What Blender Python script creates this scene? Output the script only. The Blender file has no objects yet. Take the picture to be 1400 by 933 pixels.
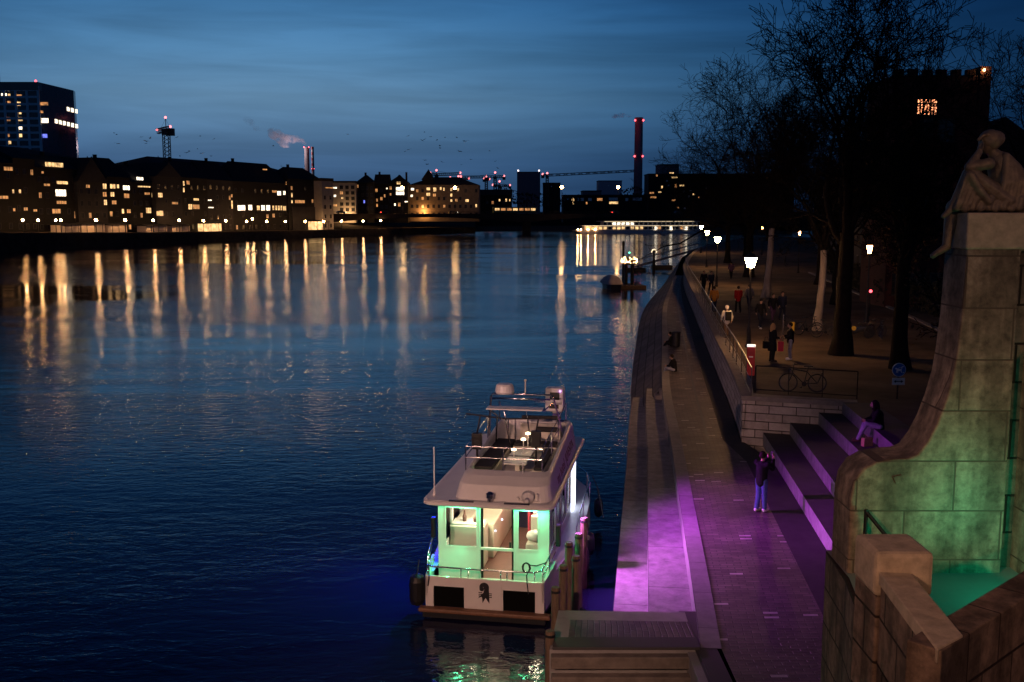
import bpy, bmesh, math, random
from math import sin, cos, pi, radians as R
from mathutils import Vector, Matrix
random.seed(7)
scn = bpy.context.scene
COL = scn.collection
F = 1361.0; HC = 9.8; PT = math.atan(175.5 / F); CP, SP = cos(PT), sin(PT)

# ---------------------------------------------------------------- camera
cd = bpy.data.cameras.new('camera'); cd.sensor_width = 36; cd.lens = 36 * F / 1400
cd.clip_end = 9000; cd.clip_start = 0.1
cam = bpy.data.objects.new('camera', cd); COL.objects.link(cam)
cam.location = (0, 0, HC); cam.rotation_euler = (pi / 2 - PT, 0, 0)
scn.camera = cam
scn.view_settings.view_transform = 'Standard'; scn.view_settings.look = 'None'
scn.view_settings.exposure = 0; scn.view_settings.gamma = 1; scn.view_settings.use_curve_mapping = False
cy = scn.cycles
cy.use_denoising = True; cy.sample_clamp_indirect = 3.0; cy.sample_clamp_direct = 0
cy.max_bounces = 5; cy.diffuse_bounces = 3; cy.glossy_bounces = 3; cy.transparent_max_bounces = 12; cy.volume_bounces = 1
cy.caustics_reflective = False; cy.caustics_refractive = False
cy.use_light_tree = True

def ray(px, py):
    x = (px - 700) / F; y = -(py - 466.5) / F
    return Vector((x, CP + SP * y, -SP + CP * y))
def at(px, py, Y):                      # point at distance Y on a sight line of the photo
    r = ray(px, py); t = Y / r.y
    return Vector((r.x * t, Y, HC + r.z * t))
def onz(px, py, z):
    r = ray(px, py); t = (z - HC) / r.z
    return Vector((r.x * t, r.y * t, z))

# ---------------------------------------------------------------- materials
def nt(name):
    m = bpy.data.materials.new(name); m.use_nodes = True
    return m, m.node_tree.nodes, m.node_tree.links, m.node_tree.nodes['Principled BSDF']
def mat(name, col, rough=0.7, var=0.25, scale=3.0, metal=0.0, bump=0.0, coord='Object', detail=5, spec=0.5, stretch=(1, 1, 1)):
    m, n, l, b = nt(name)
    b.inputs['Roughness'].default_value = rough; b.inputs['Metallic'].default_value = metal
    b.inputs['Specular IOR Level'].default_value = spec
    tc = n.new('ShaderNodeTexCoord'); mp = n.new('ShaderNodeMapping'); mp.inputs['Scale'].default_value = stretch
    l.new(tc.outputs[coord], mp.inputs[0])
    ns = n.new('ShaderNodeTexNoise'); ns.inputs['Scale'].default_value = scale; ns.inputs['Detail'].default_value = detail
    ns.inputs['Roughness'].default_value = 0.65
    l.new(mp.outputs[0], ns.inputs['Vector'])
    cr = n.new('ShaderNodeValToRGB'); e = cr.color_ramp.elements
    e[0].position = 0.3; e[1].position = 0.7
    e[0].color = tuple(c * (1 - var) for c in col) + (1,); e[1].color = tuple(min(1, c * (1 + var)) for c in col) + (1,)
    l.new(ns.outputs[0], cr.inputs[0]); l.new(cr.outputs[0], b.inputs['Base Color'])
    if bump:
        bp = n.new('ShaderNodeBump'); bp.inputs['Strength'].default_value = bump; bp.inputs['Distance'].default_value = 0.02
        l.new(ns.outputs[0], bp.inputs['Height']); l.new(bp.outputs[0], b.inputs['Normal'])
    return m
def emat(name, col, strength, var=0.0, scale=2.0, base=(0.5, 0.5, 0.5), sampling=None):
    m, n, l, b = nt(name)
    b.inputs['Base Color'].default_value = base + (1,)
    b.inputs['Emission Color'].default_value = col + (1,)
    b.inputs['Emission Strength'].default_value = strength
    if var:
        tc = n.new('ShaderNodeTexCoord'); ns = n.new('ShaderNodeTexNoise'); ns.inputs['Scale'].default_value = scale; ns.inputs['Detail'].default_value = 2
        l.new(tc.outputs['Object'], ns.inputs['Vector'])
        mr = n.new('ShaderNodeMapRange'); mr.inputs[1].default_value = 0.35; mr.inputs[2].default_value = 0.65
        mr.inputs[3].default_value = strength * (1 - var); mr.inputs[4].default_value = strength * (1 + var)
        l.new(ns.outputs[0], mr.inputs[0]); l.new(mr.outputs[0], b.inputs['Emission Strength'])
    if sampling: m.cycles.emission_sampling = sampling
    return m
def brickmat(name, c1, c2, mortar, bw, bh, msize=0.012, rough=0.8, coord='UV', wallmap=None, bump=0.4, noise=0.35, fleck=None, nscale=3.0, offset=0.5, streak=0.0, bval=0.4, spec=0.4, swap=False):
    m, n, l, b = nt(name)
    b.inputs['Roughness'].default_value = rough; b.inputs['Specular IOR Level'].default_value = spec
    tc = n.new('ShaderNodeTexCoord'); src = tc.outputs[coord]
    if wallmap:                                        # vertical faces: (a*x + b*y, z)
        sx = n.new('ShaderNodeSeparateXYZ'); l.new(src, sx.inputs[0])
        a = n.new('ShaderNodeMath'); a.operation = 'MULTIPLY'; a.inputs[1].default_value = wallmap[0]; l.new(sx.outputs[0], a.inputs[0])
        c = n.new('ShaderNodeMath'); c.operation = 'MULTIPLY_ADD'; c.inputs[1].default_value = wallmap[1]; l.new(sx.outputs[1], c.inputs[0]); l.new(a.outputs[0], c.inputs[2])
        cx = n.new('ShaderNodeCombineXYZ'); l.new(c.outputs[0], cx.inputs[0]); l.new(sx.outputs[2], cx.inputs[1])
        vec = cx.outputs[0]
    elif swap:
        sx = n.new('ShaderNodeSeparateXYZ'); l.new(src, sx.inputs[0]); cx = n.new('ShaderNodeCombineXYZ'); l.new(sx.outputs[1], cx.inputs[0]); l.new(sx.outputs[0], cx.inputs[1]); vec = cx.outputs[0]
    else:
        vec = src
    bt = n.new('ShaderNodeTexBrick'); bt.offset = offset
    bt.inputs['Scale'].default_value = 1; bt.inputs['Brick Width'].default_value = bw; bt.inputs['Row Height'].default_value = bh
    bt.inputs['Mortar Size'].default_value = msize; bt.inputs['Mortar Smooth'].default_value = 0.3; bt.inputs['Bias'].default_value = 0
    bt.inputs['Color1'].default_value = (0, 0, 0, 1); bt.inputs['Color2'].default_value = (1, 1, 1, 1); bt.inputs['Mortar'].default_value = (0.5, 0.5, 0.5, 1)
    l.new(vec, bt.inputs['Vector'])
    cr = n.new('ShaderNodeValToRGB'); e = cr.color_ramp.elements
    e[0].color = c1 + (1,); e[1].color = c2 + (1,)
    if fleck:
        e[1].position = 0.90
        x = cr.color_ramp.elements.new(0.972); x.color = c2 + (1,)
        x = cr.color_ramp.elements.new(0.976); x.color = fleck + (1,)
    l.new(bt.outputs['Color'], cr.inputs[0])
    ns = n.new('ShaderNodeTexNoise'); ns.inputs['Scale'].default_value = nscale; ns.inputs['Detail'].default_value = 8; ns.inputs['Roughness'].default_value = 0.7
    l.new(tc.outputs['Object'], ns.inputs['Vector'])
    mr = n.new('ShaderNodeMapRange'); mr.inputs[1].default_value = 0.3; mr.inputs[2].default_value = 0.7
    mr.inputs[3].default_value = 1 - noise; mr.inputs[4].default_value = 1 + noise; l.new(ns.outputs[0], mr.inputs[0])
    mx = n.new('ShaderNodeMix'); mx.data_type = 'RGBA'; mx.blend_type = 'MULTIPLY'; mx.inputs[0].default_value = 1
    l.new(cr.outputs[0], mx.inputs[6]); l.new(mr.outputs[0], mx.inputs[7])
    out = mx.outputs[2]
    if streak:                                          # rain streaks and soot running down the stone
        mp = n.new('ShaderNodeMapping'); mp.inputs['Scale'].default_value = (3.2, 3.2, 0.55); l.new(tc.outputs['Object'], mp.inputs[0])
        s2 = n.new('ShaderNodeTexNoise'); s2.inputs['Scale'].default_value = 1.3; s2.inputs['Detail'].default_value = 6; l.new(mp.outputs[0], s2.inputs['Vector'])
        m2 = n.new('ShaderNodeMapRange'); m2.inputs[1].default_value = 0.42; m2.inputs[2].default_value = 0.62; m2.inputs[3].default_value = 1 - streak; m2.inputs[4].default_value = 1.1
        l.new(s2.outputs[0], m2.inputs[0])
        m3 = n.new('ShaderNodeMix'); m3.data_type = 'RGBA'; m3.blend_type = 'MULTIPLY'; m3.inputs[0].default_value = 1
        l.new(out, m3.inputs[6]); l.new(m2.outputs[0], m3.inputs[7]); out = m3.outputs[2]
    mm = n.new('ShaderNodeMix'); mm.data_type = 'RGBA'; l.new(bt.outputs['Fac'], mm.inputs[0]); l.new(out, mm.inputs[6]); mm.inputs[7].default_value = mortar + (1,)
    l.new(mm.outputs[2], b.inputs['Base Color'])
    ad = n.new('ShaderNodeMath'); ad.operation = 'MULTIPLY_ADD'; ad.inputs[1].default_value = -1.0; l.new(bt.outputs['Fac'], ad.inputs[0])
    n2 = n.new('ShaderNodeMath'); n2.operation = 'MULTIPLY'; n2.inputs[1].default_value = bval; l.new(ns.outputs[0], n2.inputs[0]); l.new(n2.outputs[0], ad.inputs[2])
    bp = n.new('ShaderNodeBump'); bp.inputs['Strength'].default_value = bump; bp.inputs['Distance'].default_value = 0.03
    l.new(ad.outputs[0], bp.inputs['Height']); l.new(bp.outputs[0], b.inputs['Normal'])
    return m
def glassmat(name, tint=(0.95, 0.97, 1.0), refl=0.12):
    m, n, l, b = nt(name); n.remove(b)
    t = n.new('ShaderNodeBsdfTransparent'); t.inputs[0].default_value = tint + (1,)
    g = n.new('ShaderNodeBsdfGlossy'); g.inputs['Roughness'].default_value = 0.03
    fr = n.new('ShaderNodeFresnel'); fr.inputs[0].default_value = 1.45
    mx = n.new('ShaderNodeMixShader'); l.new(fr.outputs[0], mx.inputs[0]); l.new(t.outputs[0], mx.inputs[1]); l.new(g.outputs[0], mx.inputs[2])
    l.new(mx.outputs[0], n['Material Output'].inputs[0])
    return m

# ---------------------------------------------------------------- mesh building
class MB:
    def __init__(s): s.bm = bmesh.new(); s.uv = s.bm.loops.layers.uv.new('UVMap')
    def face(s, pts, uvs=None, mi=0):
        try: f = s.bm.faces.new([s.bm.verts.new(p) for p in pts])
        except ValueError: return None
        f.material_index = mi
        if uvs:
            for lp, q in zip(f.loops, uvs): lp[s.uv].uv = q
        return f
    def box(s, x0, x1, y0, y1, z0, z1, rz=0, piv=None, mi=0, M=None):
        v = [Vector((x, y, z)) for z in (z0, z1) for y in (y0, y1) for x in (x0, x1)]
        if rz:
            c = Vector(piv) if piv else Vector(((x0 + x1) / 2, (y0 + y1) / 2, 0)); Q = Matrix.Rotation(rz, 3, 'Z')
            v = [Q @ (p - c) + c for p in v]
        if M: v = [M @ p for p in v]
        bv = [s.bm.verts.new(p) for p in v]
        for q in ((0, 2, 3, 1), (4, 5, 7, 6), (0, 1, 5, 4), (2, 6, 7, 3), (0, 4, 6, 2), (1, 3, 7, 5)):
            s.bm.faces.new([bv[i] for i in q]).material_index = mi
        return s
    def prism(s, pts, d, mi=0):            # planar polygon pushed along vector d
        d = Vector(d); a = [s.bm.verts.new(p) for p in pts]; b = [s.bm.verts.new(Vector(p) + d) for p in pts]
        n = len(pts); fs = []
        fs.append(s.bm.faces.new(a[::-1])); fs.append(s.bm.faces.new(b))
        for i in range(n): fs.append(s.bm.faces.new([a[i], a[(i + 1) % n], b[(i + 1) % n], b[i]]))
        for f in fs: f.material_index = mi
        return s
    def tube(s, pts, r, n=8, cap=True, mi=0):
        pts = [Vector(p) for p in pts]; rs = r if isinstance(r, (list, tuple)) else [r] * len(pts)
        rings = []; prev = None
        for i, p in enumerate(pts):
            t = (pts[min(i + 1, len(pts) - 1)] - pts[max(i - 1, 0)])
            t = t.normalized() if t.length > 1e-9 else Vector((0, 0, 1))
            if prev is None:
                a = t.cross(Vector((0, 0, 1)))
                if a.length < 1e-3: a = t.cross(Vector((1, 0, 0)))
            else:
                a = prev - t * prev.dot(t)
                if a.length < 1e-4: a = t.cross(Vector((0.3, 0.8, 0.5)))
            a.normalize(); prev = a; b = t.cross(a)
            rings.append([s.bm.verts.new(p + (a * cos(2 * pi * k / n) + b * sin(2 * pi * k / n)) * rs[i]) for k in range(n)])
        for A, B in zip(rings, rings[1:]):
            for k in range(n): s.bm.faces.new([A[k], A[(k + 1) % n], B[(k + 1) % n], B[k]]).material_index = mi
        if cap:
            s.bm.faces.new(rings[0][::-1]).material_index = mi; s.bm.faces.new(rings[-1]).material_index = mi
        return s
    def lathe(s, prof, c=(0, 0, 0), n=16, cap=True, M=None, mi=0):
        c = Vector(c); rings = []
        for (r, z) in prof:
            ring = []
            for k in range(n):
                p = Vector((r * cos(2 * pi * k / n), r * sin(2 * pi * k / n), z))
                if M: p = M @ p
                ring.append(s.bm.verts.new(c + p))
            rings.append(ring)
        for A, B in zip(rings, rings[1:]):
            for k in range(n): s.bm.faces.new([A[k], A[(k + 1) % n], B[(k + 1) % n], B[k]]).material_index = mi
        if cap: s.bm.faces.new(rings[0][::-1]).material_index = mi; s.bm.faces.new(rings[-1]).material_index = mi
        return s
    def ball(s, c, r, sc=(1, 1, 1), sub=2, M=None):
        q = bmesh.ops.create_icosphere(s.bm, subdivisions=sub, radius=r)
        for v in q['verts']:
            p = Vector((v.co.x * sc[0], v.co.y * sc[1], v.co.z * sc[2]))
            v.co = (M @ p if M else p) + Vector(c)
        return s
    def ribbon(s, A, B, mi=0, vscale=None):     # loft between two polylines, uv in metres
        u = 0; pa = pb = None
        for i, (a, b) in enumerate(zip(A, B)):
            a, b = Vector(a), Vector(b); w = (b - a).length
            if pa is not None:
                du = ((a + b) / 2 - (pa + pb) / 2).length
                f = s.bm.faces.new([s.bm.verts.new(p) for p in (pa, pb, b, a)]); f.material_index = mi
                for lp, q in zip(f.loops, ((u, 0), (u, pw), (u + du, w), (u + du, 0))): lp[s.uv].uv = q
                u += du
            pa, pb, pw = a, b, w
        return s
    def build(s, name, mats, parent=None, smooth=False, bevel=0, keep=False):
        bmesh.ops.remove_doubles(s.bm, verts=s.bm.verts, dist=1e-5) if smooth else None
        bmesh.ops.recalc_face_normals(s.bm, faces=s.bm.faces)
        me = bpy.data.meshes.new(name); s.bm.to_mesh(me)
        if not keep: s.bm.free()
        for m in (mats if isinstance(mats, (list, tuple)) else [mats]): me.materials.append(m)
        if smooth:
            for p in me.polygons: p.use_smooth = True
        o = bpy.data.objects.new(name, me); COL.objects.link(o)
        if parent: o.parent = parent
        if bevel:
            md = o.modifiers.new('bevel', 'BEVEL'); md.width = bevel; md.segments = 2; md.limit_method = 'ANGLE'
        return o
def tag(o, label=None, cat=None, group=None, kind=None):
    if label: o['label'] = label
    if cat: o['category'] = cat
    if group: o['group'] = group
    if kind: o['kind'] = kind
    return o
def empty(name, loc=(0, 0, 0), rz=0, label=None, cat=None, group=None):
    o = bpy.data.objects.new(name, None); COL.objects.link(o); o.location = loc; o.rotation_euler = (0, 0, rz); o.empty_display_size = 0.2
    return tag(o, label, cat, group)
KIDS = {}
def copy_tree(o, parent=None):
    c = o.copy(); COL.objects.link(c); c.parent = parent
    for ch in [x for x in bpy.data.objects if x.parent == o]: copy_tree(ch, c)
    return c
def light(name, kind, loc, power, col, size=0.1, target=None, spot=None, blend=0.6, parent=None):
    ld = bpy.data.lights.new(name, kind); ld.energy = power; ld.color = col
    if kind in ('POINT', 'SPOT'): ld.shadow_soft_size = size
    if kind == 'AREA': ld.size = size
    if kind == 'SPOT': ld.spot_size = R(spot); ld.spot_blend = blend
    o = bpy.data.objects.new(name, ld); COL.objects.link(o); o.location = loc
    if target is not None:
        o.rotation_euler = (Vector(target) - Vector(loc)).to_track_quat('-Z', 'Y').to_euler()
    if parent: o.parent = parent
    return o

# ---------------------------------------------------------------- dusk sky
w = bpy.data.worlds.new('World'); scn.world = w; w.use_nodes = True
N, L = w.node_tree.nodes, w.node_tree.links
bg = N['Background']
def math_(op, a=None, b=None, c=None):
    q = N.new('ShaderNodeMath'); q.operation = op
    for i, v in enumerate((a, b, c)):
        if v is None: continue
        if isinstance(v, (int, float)): q.inputs[i].default_value = v
        else: L.new(v, q.inputs[i])
    return q.outputs[0]
tc = N.new('ShaderNodeTexCoord'); sx = N.new('ShaderNodeSeparateXYZ'); L.new(tc.outputs['Generated'], sx.inputs[0])
el = N.new('ShaderNodeValToRGB'); L.new(sx.outputs[2], el.inputs[0])
stops = [(0.0, (0.034, 0.082, 0.185)), (0.05, (0.060, 0.136, 0.272)), (0.11, (0.125, 0.262, 0.430)), (0.15, (0.092, 0.240, 0.435)), (0.19, (0.060, 0.198, 0.408)), (0.26, (0.007, 0.052, 0.185)), (0.5, (0.002, 0.013, 0.062)), (1.0, (0.003, 0.010, 0.034))]
ee = el.color_ramp.elements
ee[0].position, ee[0].color = stops[0][0], stops[0][1] + (1,)
ee[1].position, ee[1].color = stops[-1][0], stops[-1][1] + (1,)
for p_, c_ in stops[1:-1]:
    q = ee.new(p_); q.color = c_ + (1,)
# afterglow is strongest a little left of the river axis and dies off round the compass
az = math_('ARCTAN2', sx.outputs[0], sx.outputs[1])
d1 = math_('ADD', az, 0.25)
gz = math_('POWER', 2.718, math_('MULTIPLY', math_('MULTIPLY', d1, d1), -5.4))
zz_ = math_('POWER', math_('MAXIMUM', sx.outputs[2], 0.0), 1.5)
gz = math_('ADD', math_('MULTIPLY', gz, math_('SUBTRACT', 1.0, zz_)), math_('ADD', math_('MULTIPLY_ADD', zz_, 0.35, 0.03), math_('MULTIPLY', math_('SUBTRACT', 1.0, math_('COSINE', az)), 0.14)))
# long soft cloud streaks
mp = N.new('ShaderNodeMapping'); mp.inputs['Scale'].default_value = (1.3, 1.3, 17); L.new(tc.outputs['Generated'], mp.inputs[0])
mp.inputs['Rotation'].default_value = (0, R(1.5), 0)
nz = N.new('ShaderNodeTexNoise'); nz.inputs['Scale'].default_value = 1.5; nz.inputs['Detail'].default_value = 5; nz.inputs['Roughness'].default_value = 0.5; nz.inputs['Distortion'].default_value = 0.5
L.new(mp.outputs[0], nz.inputs['Vector'])
cl = N.new('ShaderNodeMapRange'); cl.inputs[1].default_value = 0.42; cl.inputs[2].default_value = 0.64; cl.inputs[3].default_value = 1.06; cl.inputs[4].default_value = 0.77
mp2 = N.new('ShaderNodeMapping'); mp2.inputs['Scale'].default_value = (2.4, 2.4, 25); mp2.inputs['Rotation'].default_value = (0, R(-2.5), 0); L.new(tc.outputs['Generated'], mp2.inputs[0])
nz2 = N.new('ShaderNodeTexNoise'); nz2.inputs['Scale'].default_value = 1.6; nz2.inputs['Detail'].default_value = 6; nz2.inputs['Distortion'].default_value = 1.2; L.new(mp2.outputs[0], nz2.inputs['Vector'])
L.new(math_('MULTIPLY_ADD', nz2.outputs[0], 0.42, math_('MULTIPLY', nz.outputs[0], 0.62)), cl.inputs[0])
gv = N.new('ShaderNodeCombineXYZ')
for i_, e_ in enumerate((1.5, 1.05, 0.8)): L.new(math_('MULTIPLY', math_('POWER', gz, e_), cl.outputs[0]), gv.inputs[i_])
mv = N.new('ShaderNodeVectorMath'); mv.operation = 'MULTIPLY'; L.new(el.outputs[0], mv.inputs[0]); L.new(gv.outputs[0], mv.inputs[1])
sky = N.new('ShaderNodeTexSky'); sky.sky_type = 'NISHITA'; sky.sun_disc = False; sky.sun_elevation = R(-5); sky.sun_rotation = R(-25); sky.ozone_density = 3
sc_ = N.new('ShaderNodeVectorMath'); sc_.operation = 'SCALE'; sc_.inputs[3].default_value = 0.02; L.new(sky.outputs[0], sc_.inputs[0])
ad_ = N.new('ShaderNodeVectorMath'); ad_.operation = 'ADD'; L.new(mv.outputs[0], ad_.inputs[0]); L.new(sc_.outputs[0], ad_.inputs[1])
L.new(ad_.outputs[0], bg.inputs[0]); bg.inputs[1].default_value = 1.0

# ---------------------------------------------------------------- shared materials
M = {}
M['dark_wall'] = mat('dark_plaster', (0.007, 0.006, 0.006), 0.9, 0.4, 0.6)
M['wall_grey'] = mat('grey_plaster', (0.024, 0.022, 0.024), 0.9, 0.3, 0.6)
M['wall_warm'] = mat('warm_plaster', (0.30, 0.27, 0.24), 0.9, 0.15, 0.5)
M['roof'] = mat('roof_tiles', (0.028, 0.024, 0.023), 0.9, 0.3, 1.5)
M['wall_brown'] = mat('brown_plaster', (0.15, 0.12, 0.10), 0.9, 0.25, 0.6)
M['frame'] = mat('window_frame', (0.04, 0.036, 0.03), 0.6, 0.1)
M['pane'] = mat('dark_pane', (0.02, 0.022, 0.028), 0.12, 0.2)
M['black'] = mat('black_paint', (0.012, 0.012, 0.013), 0.45, 0.2)
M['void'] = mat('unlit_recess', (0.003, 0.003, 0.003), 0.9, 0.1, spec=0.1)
M['iron'] = mat('dark_iron', (0.03, 0.03, 0.032), 0.5, 0.3, 8, metal=0.6)
M['chrome'] = mat('stainless_tube', (0.62, 0.62, 0.64), 0.22, 0.05, metal=1.0)
M['white'] = mat('white_gelcoat', (0.74, 0.73, 0.71), 0.35, 0.05, 2.0)
M['concrete'] = mat('pale_stone', (0.26, 0.245, 0.24), 0.8, 0.18, 2.5, bump=0.25)
M['wood'] = mat('weathered_wood', (0.13, 0.085, 0.055), 0.8, 0.4, 6, stretch=(4, 4, 0.6), bump=0.5)
M['bark'] = mat('bark', (0.011, 0.009, 0.008), 0.95, 0.5, 4, bump=0.8, spec=0.1)
M['palebark'] = mat('pale_bark', (0.38, 0.32, 0.24), 0.9, 0.35, 2.5, bump=0.4, stretch=(1, 1, .4))
M['lit_warm'] = emat('lit_window_warm', (1.0, 0.60, 0.24), 1.1, 0.6, 0.9)
M['lit_orange'] = emat('lit_window_orange', (1.0, 0.42, 0.12), 0.55, 0.6, 0.9)
M['lit_white'] = emat('lit_window_white', (1.0, 0.83, 0.60), 2.2, 0.5, 0.9)
M['lit_red'] = emat('lit_window_red', (1.0, 0.06, 0.04), 0.5, 0.3)
M['lit_blue'] = emat('lit_window_blue', (0.18, 0.22, 1.0), 1.2, 0.3)
M['lamp_glow'] = emat('lamp_globe', (1.0, 0.52, 0.18), 65.0)
M['lamp_pink'] = emat('lamp_globe_pale', (1.0, 0.50, 0.19), 150.0)
M['red_light'] = emat('red_warning_light', (1.0, 0.08, 0.10), 5.0)
M['white_light'] = emat('white_work_light', (1.0, 0.85, 0.85), 3.5)
# ---------------------------------------------------------------- water
m, n, l, b = nt('river_water')
b.inputs['Base Color'].default_value = (0.008, 0.008, 0.032, 1); b.inputs['Roughness'].default_value = 0.04; b.inputs['IOR'].default_value = 1.33
tcw = n.new('ShaderNodeTexCoord')
def wnoise(sx_, sy_, scale, detail, dist=0.0):
    mp = n.new('ShaderNodeMapping'); mp.inputs['Scale'].default_value = (sx_, sy_, 1); mp.inputs['Rotation'].default_value = (0, 0, R(-10)); l.new(tcw.outputs['Object'], mp.inputs[0])
    q = n.new('ShaderNodeTexNoise'); q.inputs['Scale'].default_value = scale; q.inputs['Detail'].default_value = detail; q.inputs['Distortion'].default_value = dist; q.inputs['Roughness'].default_value = 0.55
    l.new(mp.outputs[0], q.inputs['Vector']); return q.outputs[0]
wa = wnoise(0.5, 1.0, 2.4, 4, 0.6); wb = wnoise(0.5, 1.0, 0.16, 3, 1.2); wc = wnoise(0.6, 1.0, 8.0, 2, 0.3); wp = wnoise(0.35, 1.0, 0.045, 4, 1.5)
s1 = n.new('ShaderNodeMath'); s1.operation = 'MULTIPLY_ADD'; s1.inputs[1].default_value = 0.25; l.new(wc, s1.inputs[0]); l.new(wa, s1.inputs[2])
pm = n.new('ShaderNodeMapRange'); pm.inputs[1].default_value = 0.35; pm.inputs[2].default_value = 0.65; pm.inputs[3].default_value = 0.2; pm.inputs[4].default_value = 1.9; l.new(wp, pm.inputs[0])
sm = n.new('ShaderNodeMath'); sm.operation = 'MULTIPLY'; l.new(s1.outputs[0], sm.inputs[0]); l.new(pm.outputs[0], sm.inputs[1])
s2 = n.new('ShaderNodeMath'); s2.operation = 'MULTIPLY_ADD'; s2.inputs[1].default_value = 1.3; l.new(wb, s2.inputs[0]); l.new(sm.outputs[0], s2.inputs[2])
bp = n.new('ShaderNodeBump'); bp.inputs['Strength'].default_value = 1.0; bp.inputs['Distance'].default_value = 0.027
l.new(s2.outputs[0], bp.inputs['Height']); l.new(bp.outputs[0], b.inputs['Normal'])
M['water'] = m
mb = MB(); mb.face([(-2500, -300, 0), (2500, -300, 0), (2500, 4000, 0), (-2500, 4000, 0)])
tag(mb.build('river_water', M['water']), 'dark blue rippled river reflecting the lights', kind='structure')

# ---------------------------------------------------------------- far bank
SH = [(-260, 205), (-60, 238), (0, 250), (200, 307), (400, 398), (550, 466), (650, 500), (800, 540)]
WZ = [(-260, 5.4), (0, 4.8), (150, 3.9), (400, 2.7), (550, 2.7), (800, 2.7)]
def lerp(T, x):
    if x <= T[0][0]: return T[0][1]
    for (a, p), (c, q) in zip(T, T[1:]):
        if x <= c: return p + (q - p) * (x - a) / (c - a)
    return T[-1][1]
def bank(px, back=0.0, z=None):
    Y = lerp(SH, px) + back; p = at(px, 300, Y); p.z = lerp(WZ, px) if z is None else z
    return p
xs = [-260, -60, 0, 100, 200, 300, 400, 480, 550, 600, 650]
M['bank'] = mat('river_bank_stone', (0.045, 0.038, 0.033), 0.95, 0.35, 0.4, bump=0.3, spec=0.03)
M['land'] = mat('dark_ground', (0.022, 0.020, 0.019), 0.95, 0.3, 0.2, spec=0.0)
mb = MB(); mb.ribbon([bank(x, -3, -0.3) for x in xs], [bank(x) for x in xs])
mb.ribbon([bank(x) for x in xs], [bank(x, 22) for x in xs])
mb.ribbon([bank(x, 22) for x in xs], [bank(x, 140) + Vector((0, 0, 9)) for x in xs])
mb.build('far_bank_ground', M['bank'])['kind'] = 'structure'
mb = MB(); mb.face([(-1500, 560, 2.2), (1500, 560, 2.2), (2200, 3600, 12), (-2200, 3600, 12)])
mb.build('distant_ground', M['land'])['kind'] = 'structure'
mb = MB(); mb.ribbon([(-200, 545, -0.2), (40, 512, -0.2), (140, 512, -0.2)], [(-200, 561, 2.6), (40, 560, 2.6), (140, 560, 2.6)])
mb.build('distant_shore', M['bank'])['kind'] = 'structure'

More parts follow.
